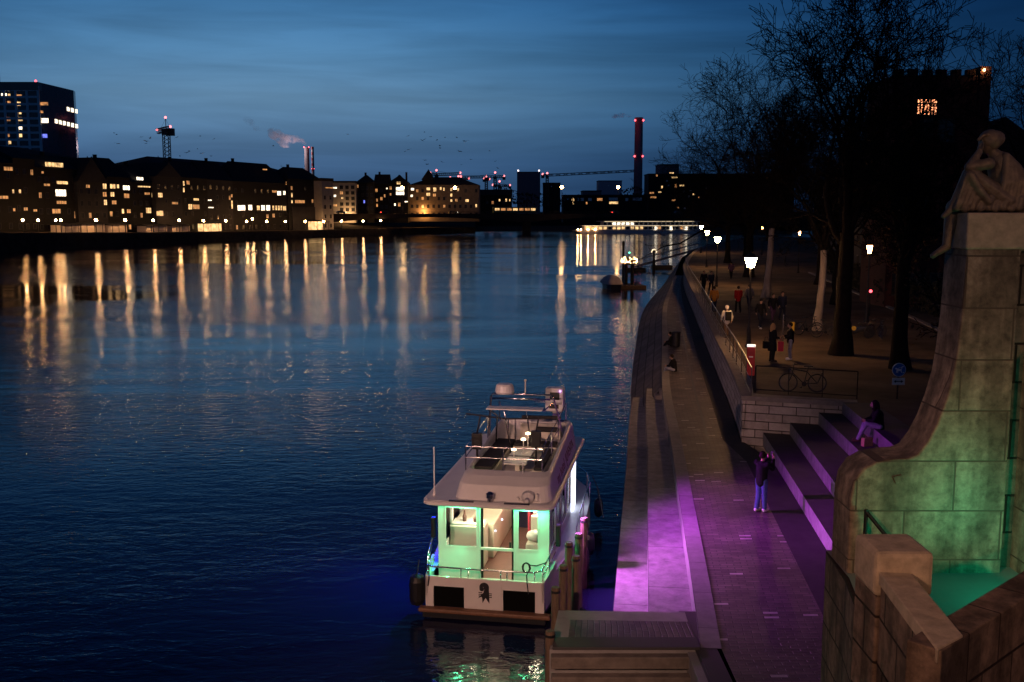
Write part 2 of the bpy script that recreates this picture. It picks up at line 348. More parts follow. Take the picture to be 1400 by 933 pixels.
class House:
    """a house standing on the far bank; p0..p1 are its facade corners at ground level"""
    def __init__(s, name, px0, px1, back, label, cat='house', wallm='dark_wall', Y0=None, Y1=None, base=None, group=None, A=None, B=None):
        s.a = bank(px0, back, base) if Y0 is None else at(px0, 300, Y0)
        s.b = bank(px1, back, base) if Y0 is None else at(px1, 300, Y1 or Y0)
        if A is not None: s.a, s.b = Vector(A), Vector(B)
        z = min(s.a.z, s.b.z) if base is None else base
        s.a.z = s.b.z = z
        d = s.b - s.a; s.len = d.length; s.ang = math.atan2(d.y, d.x)
        s.root = empty(name, s.a, s.ang, label, cat, group); s.d = d.normalized(); s.nrm = Vector((s.d.y, -s.d.x, 0)); s.wm = wallm
        s.z = z
    def loc(s, px, py):                  # sight line of the photo met with the facade plane -> (along, height)
        r = ray(px, py); o = Vector((0, 0, HC)); t = (s.a - o).dot(s.nrm) / r.dot(s.nrm); p = o + r * t
        return (p - s.a).dot(s.d), p.z - s.z
    def h(s, py, px=None):
        if px is None: px = 700 + F * ((s.a.x + s.b.x) / (s.a.y + s.b.y))
        return s.loc(px, py)[1]
    def walls(s, H, depth=12, m=None, x0=0, x1=None, name='wall', y0=0.0):
        x1 = s.len if x1 is None else x1
        s.H = H; s.depth = depth
        return MB().box(x0, x1, y0, depth, -2, H).build(name, M[m or s.wm], s.root)
    def roof(s, ridge, eave=None, kind='side', m='roof', x0=None, x1=None, ov=0.4, hip=0.0, rz=None):
        x0 = -0.15 if x0 is None else x0; x1 = s.len + 0.15 if x1 is None else x1; e = s.H if eave is None else eave; D = s.depth
        mb = MB()
        if kind == 'side':
            A, B, C = (x0, -ov, e), (x0 + hip, D / 2, ridge), (x0, D + ov, e)
            A2, B2, C2 = (x1, -ov, e), (x1 - hip, D / 2, ridge), (x1, D + ov, e)
            for f in ((A, A2, B2, B), (C2, C, B, B2), (A, B, C), (A2, C2, B2), (A, C, C2, A2)): mb.face(f)
        elif kind == 'front':
            xm = (x0 + x1) / 2
            mb.prism([(x0 - .2, -ov, e), (x1 + .2, -ov, e), (xm, -ov, ridge)], (0, D + ov, 0))
        elif kind == 'flat':
            mb.box(x0, x1, -ov, D + ov, e, ridge)
        elif kind == 'pyramid':
            P = [(x0, -ov, e), (x1, -ov, e), (x1, D + ov, e), (x0, D + ov, e)]; T = ((x0 + x1) / 2, D / 2, ridge)
            for i in range(4): mb.face([P[i], P[(i + 1) % 4], T])
            mb.face(P[::-1])
        o = mb.build('roof', M[m], s.root); s.roofo = o
        return o
    def chimney(s, x, top, w=0.9, y=None):
        y = s.depth / 2 if y is None else y
        return MB().box(x - w / 2, x + w / 2, y - .4, y + .4, s.H, top).box(x - w / 2 - .08, x + w / 2 + .08, y - .48, y + .48, top, top + .15).build('chimney', M['dark_wall'], s.roofo if hasattr(s, 'roofo') else s.root)
    def win(s, x, z, w_=1.1, h_=1.5, lit=None, y=0.0, bars=1):
        f = 0.09
        mb = MB()
        mb.box(x - w_ / 2 - f, x - w_ / 2, y - .08, y + .02, z - h_ / 2 - f, z + h_ / 2 + f).box(x + w_ / 2, x + w_ / 2 + f, y - .08, y + .02, z - h_ / 2 - f, z + h_ / 2 + f)
        mb.box(x - w_ / 2, x + w_ / 2, y - .08, y + .02, z + h_ / 2, z + h_ / 2 + f).box(x - w_ / 2, x + w_ / 2, y - .1, y + .02, z - h_ / 2 - f, z - h_ / 2)
        for k in range(bars): 
            xx = x - w_ / 2 + w_ * (k + 1) / (bars + 1); mb.box(xx - .05, xx + .05, y - .06, y + .02, z - h_ / 2, z + h_ / 2)
        o = mb.build('window', M['frame'], s.root)
        MB().box(x - w_ / 2, x + w_ / 2, y - .035, y + .01, z - h_ / 2, z + h_ / 2).build('pane', M[lit] if lit else M['pane'], o)
        s.taken.append((x, z, w_, h_))
    taken = None
    def lit(s, lst):                    # (px, py, width px, height px, kind)
        s.taken = s.taken or []
        for (px, py, wp, hp, kd) in lst:
            x, z = s.loc(px, py); x2, _ = s.loc(px + wp, py); _, z2 = s.loc(px, py + hp)
            w_, h_ = abs(x2 - x), abs(z2 - z)
            s.win(min(max(x, w_ / 2 + .1), s.len - w_ / 2 - .1), z, w_, h_, 'lit_' + kd, bars=max(1, int(w_ / 1.3) ) if w_ > 1.0 else 0)
    def grid(s, floors, cols, z0=1.6, w_=1.0, h_=1.45, p=0.9, top=None, litp=0.12):
        s.taken = s.taken or []
        hh = (top or s.H) - 0.6
        for i in range(floors):
            z = z0 + (hh - z0) * i / max(1, floors - 0.4)
            for j in range(cols):
                x = s.len * (j + 0.5) / cols
                if random.random() > p: continue
                if all(abs(x - a) > (w_ + c) / 2 + .3 or abs(z - b_) > (h_ + d_) / 2 + .3 for a, b_, c, d_ in s.taken): s.win(x, z, w_, h_, 'lit_orange' if litp and random.random() < litp else None)

W_, O_, I_ = 'warm', 'orange', 'white'
# hospital tower: concrete grid facade and a dark glass flank
t0 = at(-60, 300, 372); t1 = at(62, 300, 372); t2 = at(110, 300, 398)
M['tower_stone'] = mat('tower_concrete', (0.78, 0.78, 0.80), 0.8, 0.1)
M['tower_glass'] = mat('tower_glass', (0.02, 0.035, 0.06), 0.15, 0.3, 0.3)
zt = at(62, 112, 372).z
tw = empty('hospital_tower', (t0.x, 372, 6), 0, 'tall flat roofed tower with a pale window grid and dark glass flank', 'tower')
fl = (at(0, 123, 372).z - at(0, 201, 372).z) / 8
bx = t0.x
MB().box(0, t1.x - bx, 0.35, 25, -3, zt - 6).build('core', M['tower_glass'], tw)
gm = MB(); ncol = 8; cw = (t1.x - bx) / ncol
for i in range(ncol + 1): gm.box(i * cw - .45, i * cw + .45, 0, .34, -3, zt - 7.5)
zz = at(0, 123, 372).z - 6
rows = [zz - fl * i for i in range(0, 14)]
for z in rows: gm.box(.0, t1.x - bx, .03, .34, z - .42, z + .42)
gm.build('facade_grid', M['tower_stone'], tw)
g2 = MB(); q = [(t1.x - bx + .02, .4, -3), (t2.x - bx, 26, -3), (t2.x - bx, 26, zt - 6), (t1.x - bx + .02, .4, zt - 6)]
g2.prism(q, (-1.0, 4, 0)); g2.build('glass_flank', M['tower_glass'], tw)
MB().box(-.2, t1.x - bx + .2, -.1, 25, zt - 6 - 3.0, zt - 6.05).build('parapet', M['tower_glass'], tw)
MB().tube([(t0.x - bx + 3 + 14, 5, zt - 6), (t0.x - bx + 17, 5, zt - 1.5)], .12, 5).build('antenna', M['iron'], tw)
MB().ball((t1.x - bx - .6, .2, zt - 5.7), .45, sub=1).build('warning_light', M['red_light'], tw)
def tower_win(px, py, wp, hp, kd):
    p = at(px, py, 372); w2, h2 = wp * 372 / F / 2, hp * 372 / F / 2
    MB().box(p.x - bx - w2, p.x - bx + w2, .2, .36, p.z - 6 - h2, p.z - 6 + h2).build('window', M['lit_' + kd], tw)
for a in [(5, 131, 7, 6, I_), (12, 131, 3, 5, W_), (25, 142, 5, 5, W_), (12, 141, 4, 5, O_), (27, 154, 3, 4, W_), (10, 163, 7, 5, O_), (27, 163, 6, 5, W_), (26, 174, 7, 6, I_), (27, 185, 5, 5, W_), (11, 185, 3, 4, O_), (61, 165, 9, 6, I_), (60, 142, 10, 4, O_), (12, 195, 5, 4, W_), (25, 131, 8, 3, O_), (61, 186, 6, 5, 'blue'), (57, 153, 3, 3, O_)]: tower_win(*a)
def flank_win(px, py):
    r = ray(px, py); A = Vector((t1.x, 372.4, 0)); d = (Vector((t2.x, 398, 0)) - A).normalized(); nn = Vector((d.y, -d.x, 0)); o = Vector((0, 0, HC))
    p = o + r * ((A - o).dot(nn) / r.dot(nn)) - Vector((bx, 372, 6))
    e1 = p - d * .9; e2 = p + d * .9
    MB().prism([(e1.x, e1.y, p.z - .75), (e2.x, e2.y, p.z - .75), (e2.x, e2.y, p.z + .75), (e1.x, e1.y, p.z + .75)], nn * .15).build('window', M['lit_white'], tw)
for i in range(6): flank_win(76.5 + i * 5.6, 166 + i * 1.35)
for i in range(3): flank_win(93 + i * 5.5, 149.5 + i * 1.4)

hs = []
def H(*a, **k):
    h = House(*a, **k); hs.append(h); return h
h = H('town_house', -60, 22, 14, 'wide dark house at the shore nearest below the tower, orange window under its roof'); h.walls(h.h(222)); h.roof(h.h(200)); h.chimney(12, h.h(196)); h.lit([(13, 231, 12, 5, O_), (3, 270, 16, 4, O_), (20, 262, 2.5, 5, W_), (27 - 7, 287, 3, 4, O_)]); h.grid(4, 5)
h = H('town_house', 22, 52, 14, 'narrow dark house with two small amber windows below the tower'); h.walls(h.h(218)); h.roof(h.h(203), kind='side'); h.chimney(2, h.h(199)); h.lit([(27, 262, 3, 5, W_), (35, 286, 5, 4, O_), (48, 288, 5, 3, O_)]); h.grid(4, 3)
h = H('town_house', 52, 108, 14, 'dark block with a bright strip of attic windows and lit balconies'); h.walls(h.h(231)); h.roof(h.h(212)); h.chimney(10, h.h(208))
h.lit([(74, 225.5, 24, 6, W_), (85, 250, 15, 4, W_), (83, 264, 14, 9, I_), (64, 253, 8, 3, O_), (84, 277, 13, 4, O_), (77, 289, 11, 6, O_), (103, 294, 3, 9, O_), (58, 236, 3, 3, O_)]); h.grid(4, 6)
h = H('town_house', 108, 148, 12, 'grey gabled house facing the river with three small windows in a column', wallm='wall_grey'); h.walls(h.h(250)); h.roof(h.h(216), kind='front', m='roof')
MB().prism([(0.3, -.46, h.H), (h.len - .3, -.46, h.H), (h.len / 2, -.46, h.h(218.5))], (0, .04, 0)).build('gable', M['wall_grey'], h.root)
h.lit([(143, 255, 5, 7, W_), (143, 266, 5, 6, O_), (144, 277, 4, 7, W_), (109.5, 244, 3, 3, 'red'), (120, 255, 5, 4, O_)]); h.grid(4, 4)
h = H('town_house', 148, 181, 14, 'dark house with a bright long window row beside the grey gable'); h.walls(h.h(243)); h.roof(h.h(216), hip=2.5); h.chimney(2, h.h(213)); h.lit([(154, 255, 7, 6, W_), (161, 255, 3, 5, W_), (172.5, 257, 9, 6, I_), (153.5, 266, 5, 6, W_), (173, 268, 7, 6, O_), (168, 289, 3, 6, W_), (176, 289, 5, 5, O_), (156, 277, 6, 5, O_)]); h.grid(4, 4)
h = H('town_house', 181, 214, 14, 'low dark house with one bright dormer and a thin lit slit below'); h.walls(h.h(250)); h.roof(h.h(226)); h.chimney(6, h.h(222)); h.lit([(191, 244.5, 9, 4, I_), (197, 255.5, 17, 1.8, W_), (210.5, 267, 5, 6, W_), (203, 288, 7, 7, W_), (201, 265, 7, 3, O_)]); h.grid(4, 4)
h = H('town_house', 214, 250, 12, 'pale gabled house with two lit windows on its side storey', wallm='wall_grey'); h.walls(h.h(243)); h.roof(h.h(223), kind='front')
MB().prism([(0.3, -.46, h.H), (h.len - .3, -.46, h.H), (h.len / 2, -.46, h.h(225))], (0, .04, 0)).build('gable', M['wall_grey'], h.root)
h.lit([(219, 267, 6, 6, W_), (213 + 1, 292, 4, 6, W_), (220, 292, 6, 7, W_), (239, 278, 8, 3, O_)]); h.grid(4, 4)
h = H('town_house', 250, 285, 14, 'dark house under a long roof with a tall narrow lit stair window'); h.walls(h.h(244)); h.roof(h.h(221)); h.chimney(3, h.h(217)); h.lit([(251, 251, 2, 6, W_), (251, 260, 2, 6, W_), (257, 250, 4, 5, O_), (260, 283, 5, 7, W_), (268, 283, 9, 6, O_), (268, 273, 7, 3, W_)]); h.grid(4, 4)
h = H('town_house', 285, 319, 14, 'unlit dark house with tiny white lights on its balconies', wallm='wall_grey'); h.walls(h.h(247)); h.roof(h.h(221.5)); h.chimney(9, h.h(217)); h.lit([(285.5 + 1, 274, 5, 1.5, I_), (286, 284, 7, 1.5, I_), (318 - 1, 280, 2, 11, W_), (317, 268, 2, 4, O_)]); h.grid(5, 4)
h = H('terrace_house', 319, 395, 14, 'broad dark hall with a row of brilliant tall windows above the lamps', cat='building'); h.walls(h.h(250)); h.roof(h.h(222.5), hip=6); h.chimney(9, h.h(219))
h.lit([(330, 284.5, 10, 7, I_), (342, 284, 5, 7, I_), (353, 284.5, 4, 6, W_), (359.5, 284.5, 5, 7, I_), (366.5, 284.5, 5, 7, I_), (373.5, 284.5, 2.2, 6, W_), (377.5, 284.5, 2.2, 6, W_), (381, 284.5, 2.2, 6, W_), (384.5, 284.5, 2.2, 6, W_), (389, 285, 4, 6, W_), (381.5, 264.5, 5, 5.5, I_), (375, 262, 6, 3, O_), (388.5, 264, 3, 5, I_), (394, 251, 3, 4, O_), (362, 232, 6, 1.6, O_), (374, 295, 3, 5, O_), (365.5, 296, 3, 5, O_)]); h.grid(4, 9)
h = H('town_house', 395, 441, 13, 'dark house with an orange window row over a pale ground storey'); h.walls(h.h(246)); h.roof(h.h(229), hip=5); h.chimney(8, h.h(226)); h.lit([(399, 267, 2, 6, W_), (399, 276, 2, 4, W_), (410, 276, 13, 4, O_), (405, 300, 2, 5, W_), (409, 300, 2, 5, O_), (412, 300, 2, 5, W_)]); h.grid(4, 5)
MB().box(2, h.len - 4, -.35, -.1, 0, h.h(283)).build('shop_front', M['wall_grey'], h.root)
h = H('apartment_block', 441, 456, 6, 'pale sheeted scaffold block standing left of the lit apartment block', cat='building', wallm='wall_warm'); h.walls(h.h(248)); h.roof(h.h(244), kind='flat'); h.lit([(450, 257, 10, 1.6, O_)]); h.grid(5, 2)
h = H('apartment_block', 456, 487, 0, 'cream apartment block warmly lit from a lamp at its foot', cat='building', wallm='wall_warm', base=7.0, Y0=474); h.walls(h.h(250)); h.roof(h.h(247.5), kind='flat'); h.lit([(458, 257, 5, 2, I_), (458, 268, 3, 3, I_), (468, 271, 3, 2.5, W_), (458, 281, 5, 3, O_)]); h.grid(6, 4, w_=1.4)
light('facade_lamp', 'POINT', h.a + h.d * 7 + h.nrm * 3 + Vector((0, 0, 1.5)), 3200, (1, .55, .22), .3)
h = H('apartment_block', 487, 512, 0, 'dark balconied block with one blue light, right of the cream block', cat='building', base=7.0, Y0=478); h.walls(h.h(250)); h.roof(h.h(239), hip=4); h.chimney(4, h.h(236)); h.lit([(498, 276, 2, 4, 'blue'), (485.5 + 3, 255, 3, 4, O_)]); h.grid(5, 4)
h = H('town_house', 512, 532, 0, 'low dark house between the balconied block and the glazed corner', base=7.0, Y0=482); h.walls(h.h(252)); h.roof(h.h(238)); h.chimney(2, h.h(235)); h.lit([(515.5, 274, 2, 4, O_), (515.5, 281, 2, 4, O_), (526, 268, 2, 4, O_), (529, 258, 2, 2, I_)]); h.grid(4, 3)
h = H('town_house', 532, 558, 0, 'dark house with brilliantly lit glazed storeys at its corner', base=7.0, Y0=484); h.walls(h.h(250)); h.roof(h.h(238.5), hip=5); h.chimney(8, h.h(235.5)); h.lit([(547, 258.5, 11, 4.5, I_), (547, 264.5, 11, 4.5, I_), (545, 250.5, 5, 3.5, W_), (546, 280, 3, 5, O_), (540, 280, 2, 3, I_), (534, 266, 2, 3, O_), (556, 276, 4, 1.5, I_)]); h.grid(5, 5)
h = H('corner_building', 560, 655, 0, 'large hip roofed corner building with a pointed turret by the bridge', cat='building', wallm='wall_brown', base=7.5, Y0=490); h.walls(h.h(253), 20); h.roof(h.h(241.5), hip=11)
x0, _ = h.loc(576, 245); x1, _ = h.loc(594, 245)
h.H, h.depth = h.h(246), 8; MB().box(x0 + .4, x1 - .4, .3, 8, h.h(253), h.H).build('turret', M['dark_wall'], h.root)
h.roof(h.h(231), kind='pyramid', x0=x0, x1=x1); h.H = h.h(253); h.depth = 20
h.lit([(585.5, 258.5, 5, 3.6, W_), (594.5, 259.5, 4, 5.5, W_), (585.5, 266, 5, 4, W_), (594, 267, 4, 4, O_), (602.5, 258, 2.2, 4, W_), (607, 259, 2, 4, W_), (617, 259.5, 2.5, 4, W_), (626.5, 259.5, 2, 4, W_), (617, 267, 2.5, 4, W_), (617, 274.5, 2.5, 3, W_), (624, 274, 3, 3.5, O_), (638.5, 274.5, 4.5, 3.5, W_), (651, 281.5, 2, 4, W_), (564, 259, 4, 3, I_), (563, 268, 3, 3, I_)]); h.grid(4, 13)
light('street_light', 'POINT', h.a + h.d * 7 + h.nrm * 2 + Vector((0, 0, 2.5)), 3600, (1, .42, .1), .3)
h = H('town_house', 655, 700, 0, 'small low house right of the turreted corner building', base=8, Y0=520); h.walls(h.h(267)); h.roof(h.h(259)); h.lit([(683, 274, 2, 3, W_), (692, 274, 2, 4, W_), (697, 274, 1.5, 3, W_)]); h.grid(2, 6)
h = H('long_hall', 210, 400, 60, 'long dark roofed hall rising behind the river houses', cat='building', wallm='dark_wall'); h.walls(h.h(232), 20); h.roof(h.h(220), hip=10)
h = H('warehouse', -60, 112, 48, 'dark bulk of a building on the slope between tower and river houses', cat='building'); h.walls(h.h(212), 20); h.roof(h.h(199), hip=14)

# shelters and terraces on the bank walk
M['canvas'] = mat('canvas', (0.74, 0.62, 0.54), 0.9, 0.08)
def pavilion(px0, px1, py0, py1, label, lit=None, posts=3):
    a, c = bank(px0, 5), bank(px1, 5); d = c - a; ht = at((px0 + px1) / 2, py0, (a.y + c.y) / 2).z - a.z
    r = empty('riverside_pavilion', a, math.atan2(d.y, d.x), label, 'pavilion'); Ln = d.length
    MB().box(0, Ln, .8, 4, 0, ht).build('canvas_wall', M[lit or 'canvas'], r)
    MB().prism([(-.3, .2, ht), (-.3, 4.5, ht), (-.3, 2.6, ht + .6)], (Ln + .6, 0, 0)).build('roof', M['dark_wall'], r)
    for k in range(posts): 
        x = Ln * (k + .5) / posts; MB().tube([(x, .3, 0), (x, .3, ht)], .08, 5).build('post', M['iron'], r)
pavilion(85, 112, 308, 319, 'pale walled riverside pavilion below the grey gabled house')
pavilion(114, 146, 307, 319, 'long pale riverside pavilion with a lamp at its front')
pavilion(150, 176, 308, 319, 'pale riverside pavilion beneath the house with the bright window row')
pavilion(203, 231, 309, 318, 'pale riverside pavilion under a string of lights')
pavilion(284, 305, 306, 316, 'glowing glazed riverside kiosk between two street lamps', 'lit_warm', 2)
pavilion(432, 452, 303, 311, 'bright terrace bar at the foot of the sheeted block', 'lit_warm', 4)
pavilion(238, 262, 309, 317, 'dim riverside shelter left of the glowing kiosk', 'canvas', 3)

# lamps along the far walk
def far_lamp(p, hgt, mat_, power, rad=.42, label='', group=None, name='street_lamp', globe=True, col=(1, .6, .3)):
    r = empty(name, p, 0, label, 'street lamp', group)
    MB().tube([(0, 0, 0), (0, 0, hgt)], [.12, .08], 6).build('pole', M['iron'], r)
    MB().ball((0, 0, hgt + rad * .7), rad, sub=1).build('globe', M[mat_], r, smooth=True)
    return r
for (px, py) in [(31, 301), (52, 301), (83, 301), (76, 301), (131, 301), (171, 301), (209.5, 301.5), (245, 301.5), (278, 302), (308.5, 302), (337, 303), (345, 299.5), (364.5, 303), (390, 303), (417, 303), (442.5, 303), (467, 302.5), (496.5, 302.5), (520.5, 302)]:
    p = bank(px, 2); z = at(px, py, p.y).z
    far_lamp(p, z - p.z - .3, 'lamp_pink', 0, .40 if px > 100 else .33, 'globe street lamp in the row along the far riverside walk', 'lamps along the far bank')
light_specs = []
# bridge across the river
bz = 9.3
br = empty('river_bridge', (0, 0, 0), 0, 'long low dark road bridge crossing the river in the distance', 'bridge')
bA, bB = Vector((-84, 446, bz)), Vector((190, 545, bz)); bd = (bB - bA); bn = Vector((-bd.y, bd.x, 0)).normalized()
M['bridge'] = mat('bridge_concrete', (0.035, 0.03, 0.028), 0.9, 0.2, 0.3, spec=0.05)
def bp_(t, o, z): 
    q = bA + bd * t + bn * o; return Vector((q.x, q.y, z))
mb = MB()
tt = [i / 24 for i in range(25)]
def soff(t):
    ph = (t * 3) % 1.0; return bz - 1.6 - 2.6 * (abs(2 * ph - 1) ** 2)
for o in (0, 14): mb.ribbon([bp_(t, o, bz) for t in tt], [bp_(t, o, soff(t)) for t in tt])
mb.ribbon([bp_(t, 0, bz) for t in tt], [bp_(t, 14, bz) for t in tt]); mb.ribbon([bp_(t, 0, soff(t)) for t in tt], [bp_(t, 14, soff(t)) for t in tt])
mb.build('deck', M['bridge'], br)
for t in (1 / 3, 2 / 3): 
    q = bp_(t, 1, 0); MB().box(q.x - 2, q.x + 2, q.y, q.y + 12, -2, 6).build('pier', M['bridge'], br)
mb = MB()
for z in (.5, 1.0): mb.tube([bp_(0, .3, bz + z), bp_(1, .3, bz + z)], .05, 4)
for i in range(70): mb.tube([bp_(i / 70, .3, bz), bp_(i / 70, .3, bz + 1)], .035, 3, cap=False)
mb.build('railing', M['iron'], br)
for i, (px, py) in enumerate([(550, 258), (622, 258), (768, 257), (845, 257)]):
    p = Vector((0, 0, 0)); 
    for _ in range(1):
        # where the sight line meets the near side of the bridge
        r = ray(px, py); n2 = Vector((bn.x, bn.y, 0)); t = (bp_(0, 1.5, 0)).dot(n2) / r.dot(n2); q = r * t
        far_lamp(Vector((q.x, q.y, bz)), HC + q.z - bz - .3, 'lamp_glow', 0, .85, ['tall bridge street lamp before the dark turret gable end', 'tall bridge street lamp in front of the hip roofed corner building', 'tall bridge street lamp left of the lit low hall', 'tall bridge street lamp among the lit windows of the low hall'][i], 'tall lamps on the bridge')
# cars and a tram crossing the bridge
M['tram'] = mat('green_tram', (0.05, 0.10, 0.05), 0.4, 0.1)
tr = bp_(0.28, 4, bz); trm = empty('tram', tr, math.atan2(bd.y, bd.x), 'low lit tram crossing the far bridge, orange panel amid its windows', 'tram')
MB().box(0, 22, 0, 2.4, .3, 3.2).build('body', M['tram'], trm, bevel=.15)
for k in range(7): MB().box(.6 + k * 3.05, 2.9 + k * 3.05, -.04, .02, 1.5, 2.6).build('window', M['lit_orange' if k % 3 else 'lit_warm'], trm)
M['carpaint'] = mat('dark_car_paint', (0.03, 0.03, 0.035), 0.25, 0.1)
M['headl'] = emat('headlight', (1, .9, .75), 8); M['taill'] = emat('taillight', (1, .05, .03), 5)
car0 = None
for t, f_, lb in [(.03, 1, 'first dark car on the bridge end, headlights on, before the cream block'), (.1, 0, 'dark car with red tail lights on the bridge before the glazed corner'), (.21, 1, 'dark car with headlights on the bridge below the corner building'), (.5, 0, 'dark car with red tail lights on the bridge beside the low hall'), (.62, 1, 'dark car with headlights on the bridge near the tall chimney')]:
    p = bp_(t, 3, bz + .004); c = empty('parked_car' if 0 else 'car', p, math.atan2(bd.y, bd.x), lb, 'car', 'cars on the bridge')
    MB().prism([(-2.1, 0, .35), (2.1, 0, .35), (2.1, 0, .8), (1.3, 0, .9), (.7, 0, 1.4), (-1.2, 0, 1.4), (-2.0, 0, .9)], (0, 1.7, 0)).build('body', M['carpaint'], c)
    for x in (-1.3, 1.3): MB().tube([(x, -.03, .33), (x, 1.73, .33)], .33, 10).build('wheel', M['black'], c)
    for y in (.25, 1.45): MB().ball((2.1 if f_ else -2.1, y, .7), .16, sub=1).build('headlight' if f_ else 'tail_light', M['headl' if f_ else 'taill'], c)

# chimneys and smoke
M['stack'] = mat('chimney_concrete', (0.22, 0.20, 0.21), 0.9, 0.12, 0.1)
m, n, l, b = nt('red_white_bands')
tcx = n.new('ShaderNodeTexCoord'); ck = n.new('ShaderNodeTexWave'); ck.bands_direction = 'Z'; ck.inputs['Scale'].default_value = 0.045; l.new(tcx.outputs['Object'], ck.inputs[0])
crx = n.new('ShaderNodeValToRGB'); crx.color_ramp.interpolation = 'CONSTANT'; crx.color_ramp.elements[0].color = (.35, .03, .03, 1); crx.color_ramp.elements[1].position = .5; crx.color_ramp.elements[1].color = (.4, .38, .38, 1)
l.new(ck.outputs[0], crx.inputs[0]); l.new(crx.outputs[0], b.inputs['Base Color']); M['bands'] = m
def stack(px, top, bot, wpx, Y, m_, label, lights):
    p = at(px, bot, Y); t = at(px, top, Y); r0 = wpx * Y / F / 2
    s = empty('factory_chimney', p, 0, label, 'chimney'); hh = t.z - p.z
    MB().lathe([(r0 * 1.12, -20), (r0 * 1.05, hh * .5), (r0, hh - 3), (r0 * 1.06, hh - 3), (r0 * 1.06, hh)], n=24).build('shaft', M[m_], s, smooth=False)
    for q in lights:
        z = at(px, q, Y).z - p.z
        for a in (-1, 1): MB().ball((a * r0 * 1.0, -r0 * .6, z), r0 * .26, sub=1).build('warning_light', M['red_light'], s)
    return s, t
s_, top1 = stack(420, 201.5, 233, 6.4, 1300, 'stack', 'pale round chimney trailing pink smoke behind the far roofs', [201.6]); 
stack(428, 201, 233, 3.4, 1290, 'bands', 'thin red and white banded chimney beside the smoking one', [231])
s_, top2 = stack(872, 161, 262, 10.8, 900, 'stack', 'tall wide chimney with two rings of red lights by the bare trees', [165, 214])
light('chimney_glow', 'POINT', at(420, 199, 1290), 700, (1, .08, .1), 1)
def smoke(name, pts, label, dens, colr):
    mb = MB()
    for (px, py, rp, Y) in pts: mb.ball(at(px, py, Y), rp * Y / F, sc=(1.25, 1, .85), sub=3)
    o = mb.build(name, None or M['black'])
    rm = o.modifiers.new('remesh', 'REMESH'); rm.mode = 'VOXEL'; rm.voxel_size = 1.8
    mm = bpy.data.materials.new(name); mm.use_nodes = True; nn, ll = mm.node_tree.nodes, mm.node_tree.links
    nn.remove(nn['Principled BSDF']); pv = nn.new('ShaderNodeVolumePrincipled'); pv.inputs['Color'].default_value = colr + (1,)
    tcc = nn.new('ShaderNodeTexCoord'); ns = nn.new('ShaderNodeTexNoise'); ns.inputs['Scale'].default_value = .11; ns.inputs['Detail'].default_value = 4; ll.new(tcc.outputs['Object'], ns.inputs['Vector'])
    mr = nn.new('ShaderNodeMapRange'); mr.inputs[1].default_value = .40; mr.inputs[2].default_value = .62; mr.inputs[3].default_value = 0; mr.inputs[4].default_value = dens; ll.new(ns.outputs[0], mr.inputs[0]); ll.new(mr.outputs[0], pv.inputs['Density'])
    ll.new(pv.outputs[0], nn['Material Output'].inputs['Volume']); o.data.materials.clear(); o.data.materials.append(mm)
    tag(o, label, 'smoke', kind='stuff')
smoke('smoke_plume', [(417, 197, 2.5, 1300), (412, 193, 4, 1300), (404, 190, 6, 1300), (396, 191, 8, 1300), (386, 190, 9, 1300), (377, 184, 9, 1300), (372, 180, 6, 1300), (390, 197, 7, 1300)], 'pinkish grey smoke billowing from the far chimney', .09, (.85, .74, .78))
smoke('smoke_wisp', [(865, 159, 2.2, 900), (859, 159, 3.5, 900), (850, 158, 4.8, 900), (840, 159, 4.5, 900)], 'faint red lit smoke wisp from the tall chimney', .22, (.9, .55, .55))
smoke('smoke_wisp', [(352, 176, 5, 1300), (343, 168, 6, 1300), (337, 163, 5, 1300)], 'thin detached smoke drifting left of the plume', .03, (.85, .76, .8))
light('plume_fill', 'POINT', at(398, 205, 1285), 36000, (1, .74, .76), 2)  # added unseen lamp that brightens the plume
light('chimney_glow', 'POINT', at(855, 165, 885), 1500, (1, .05, .06), 1)

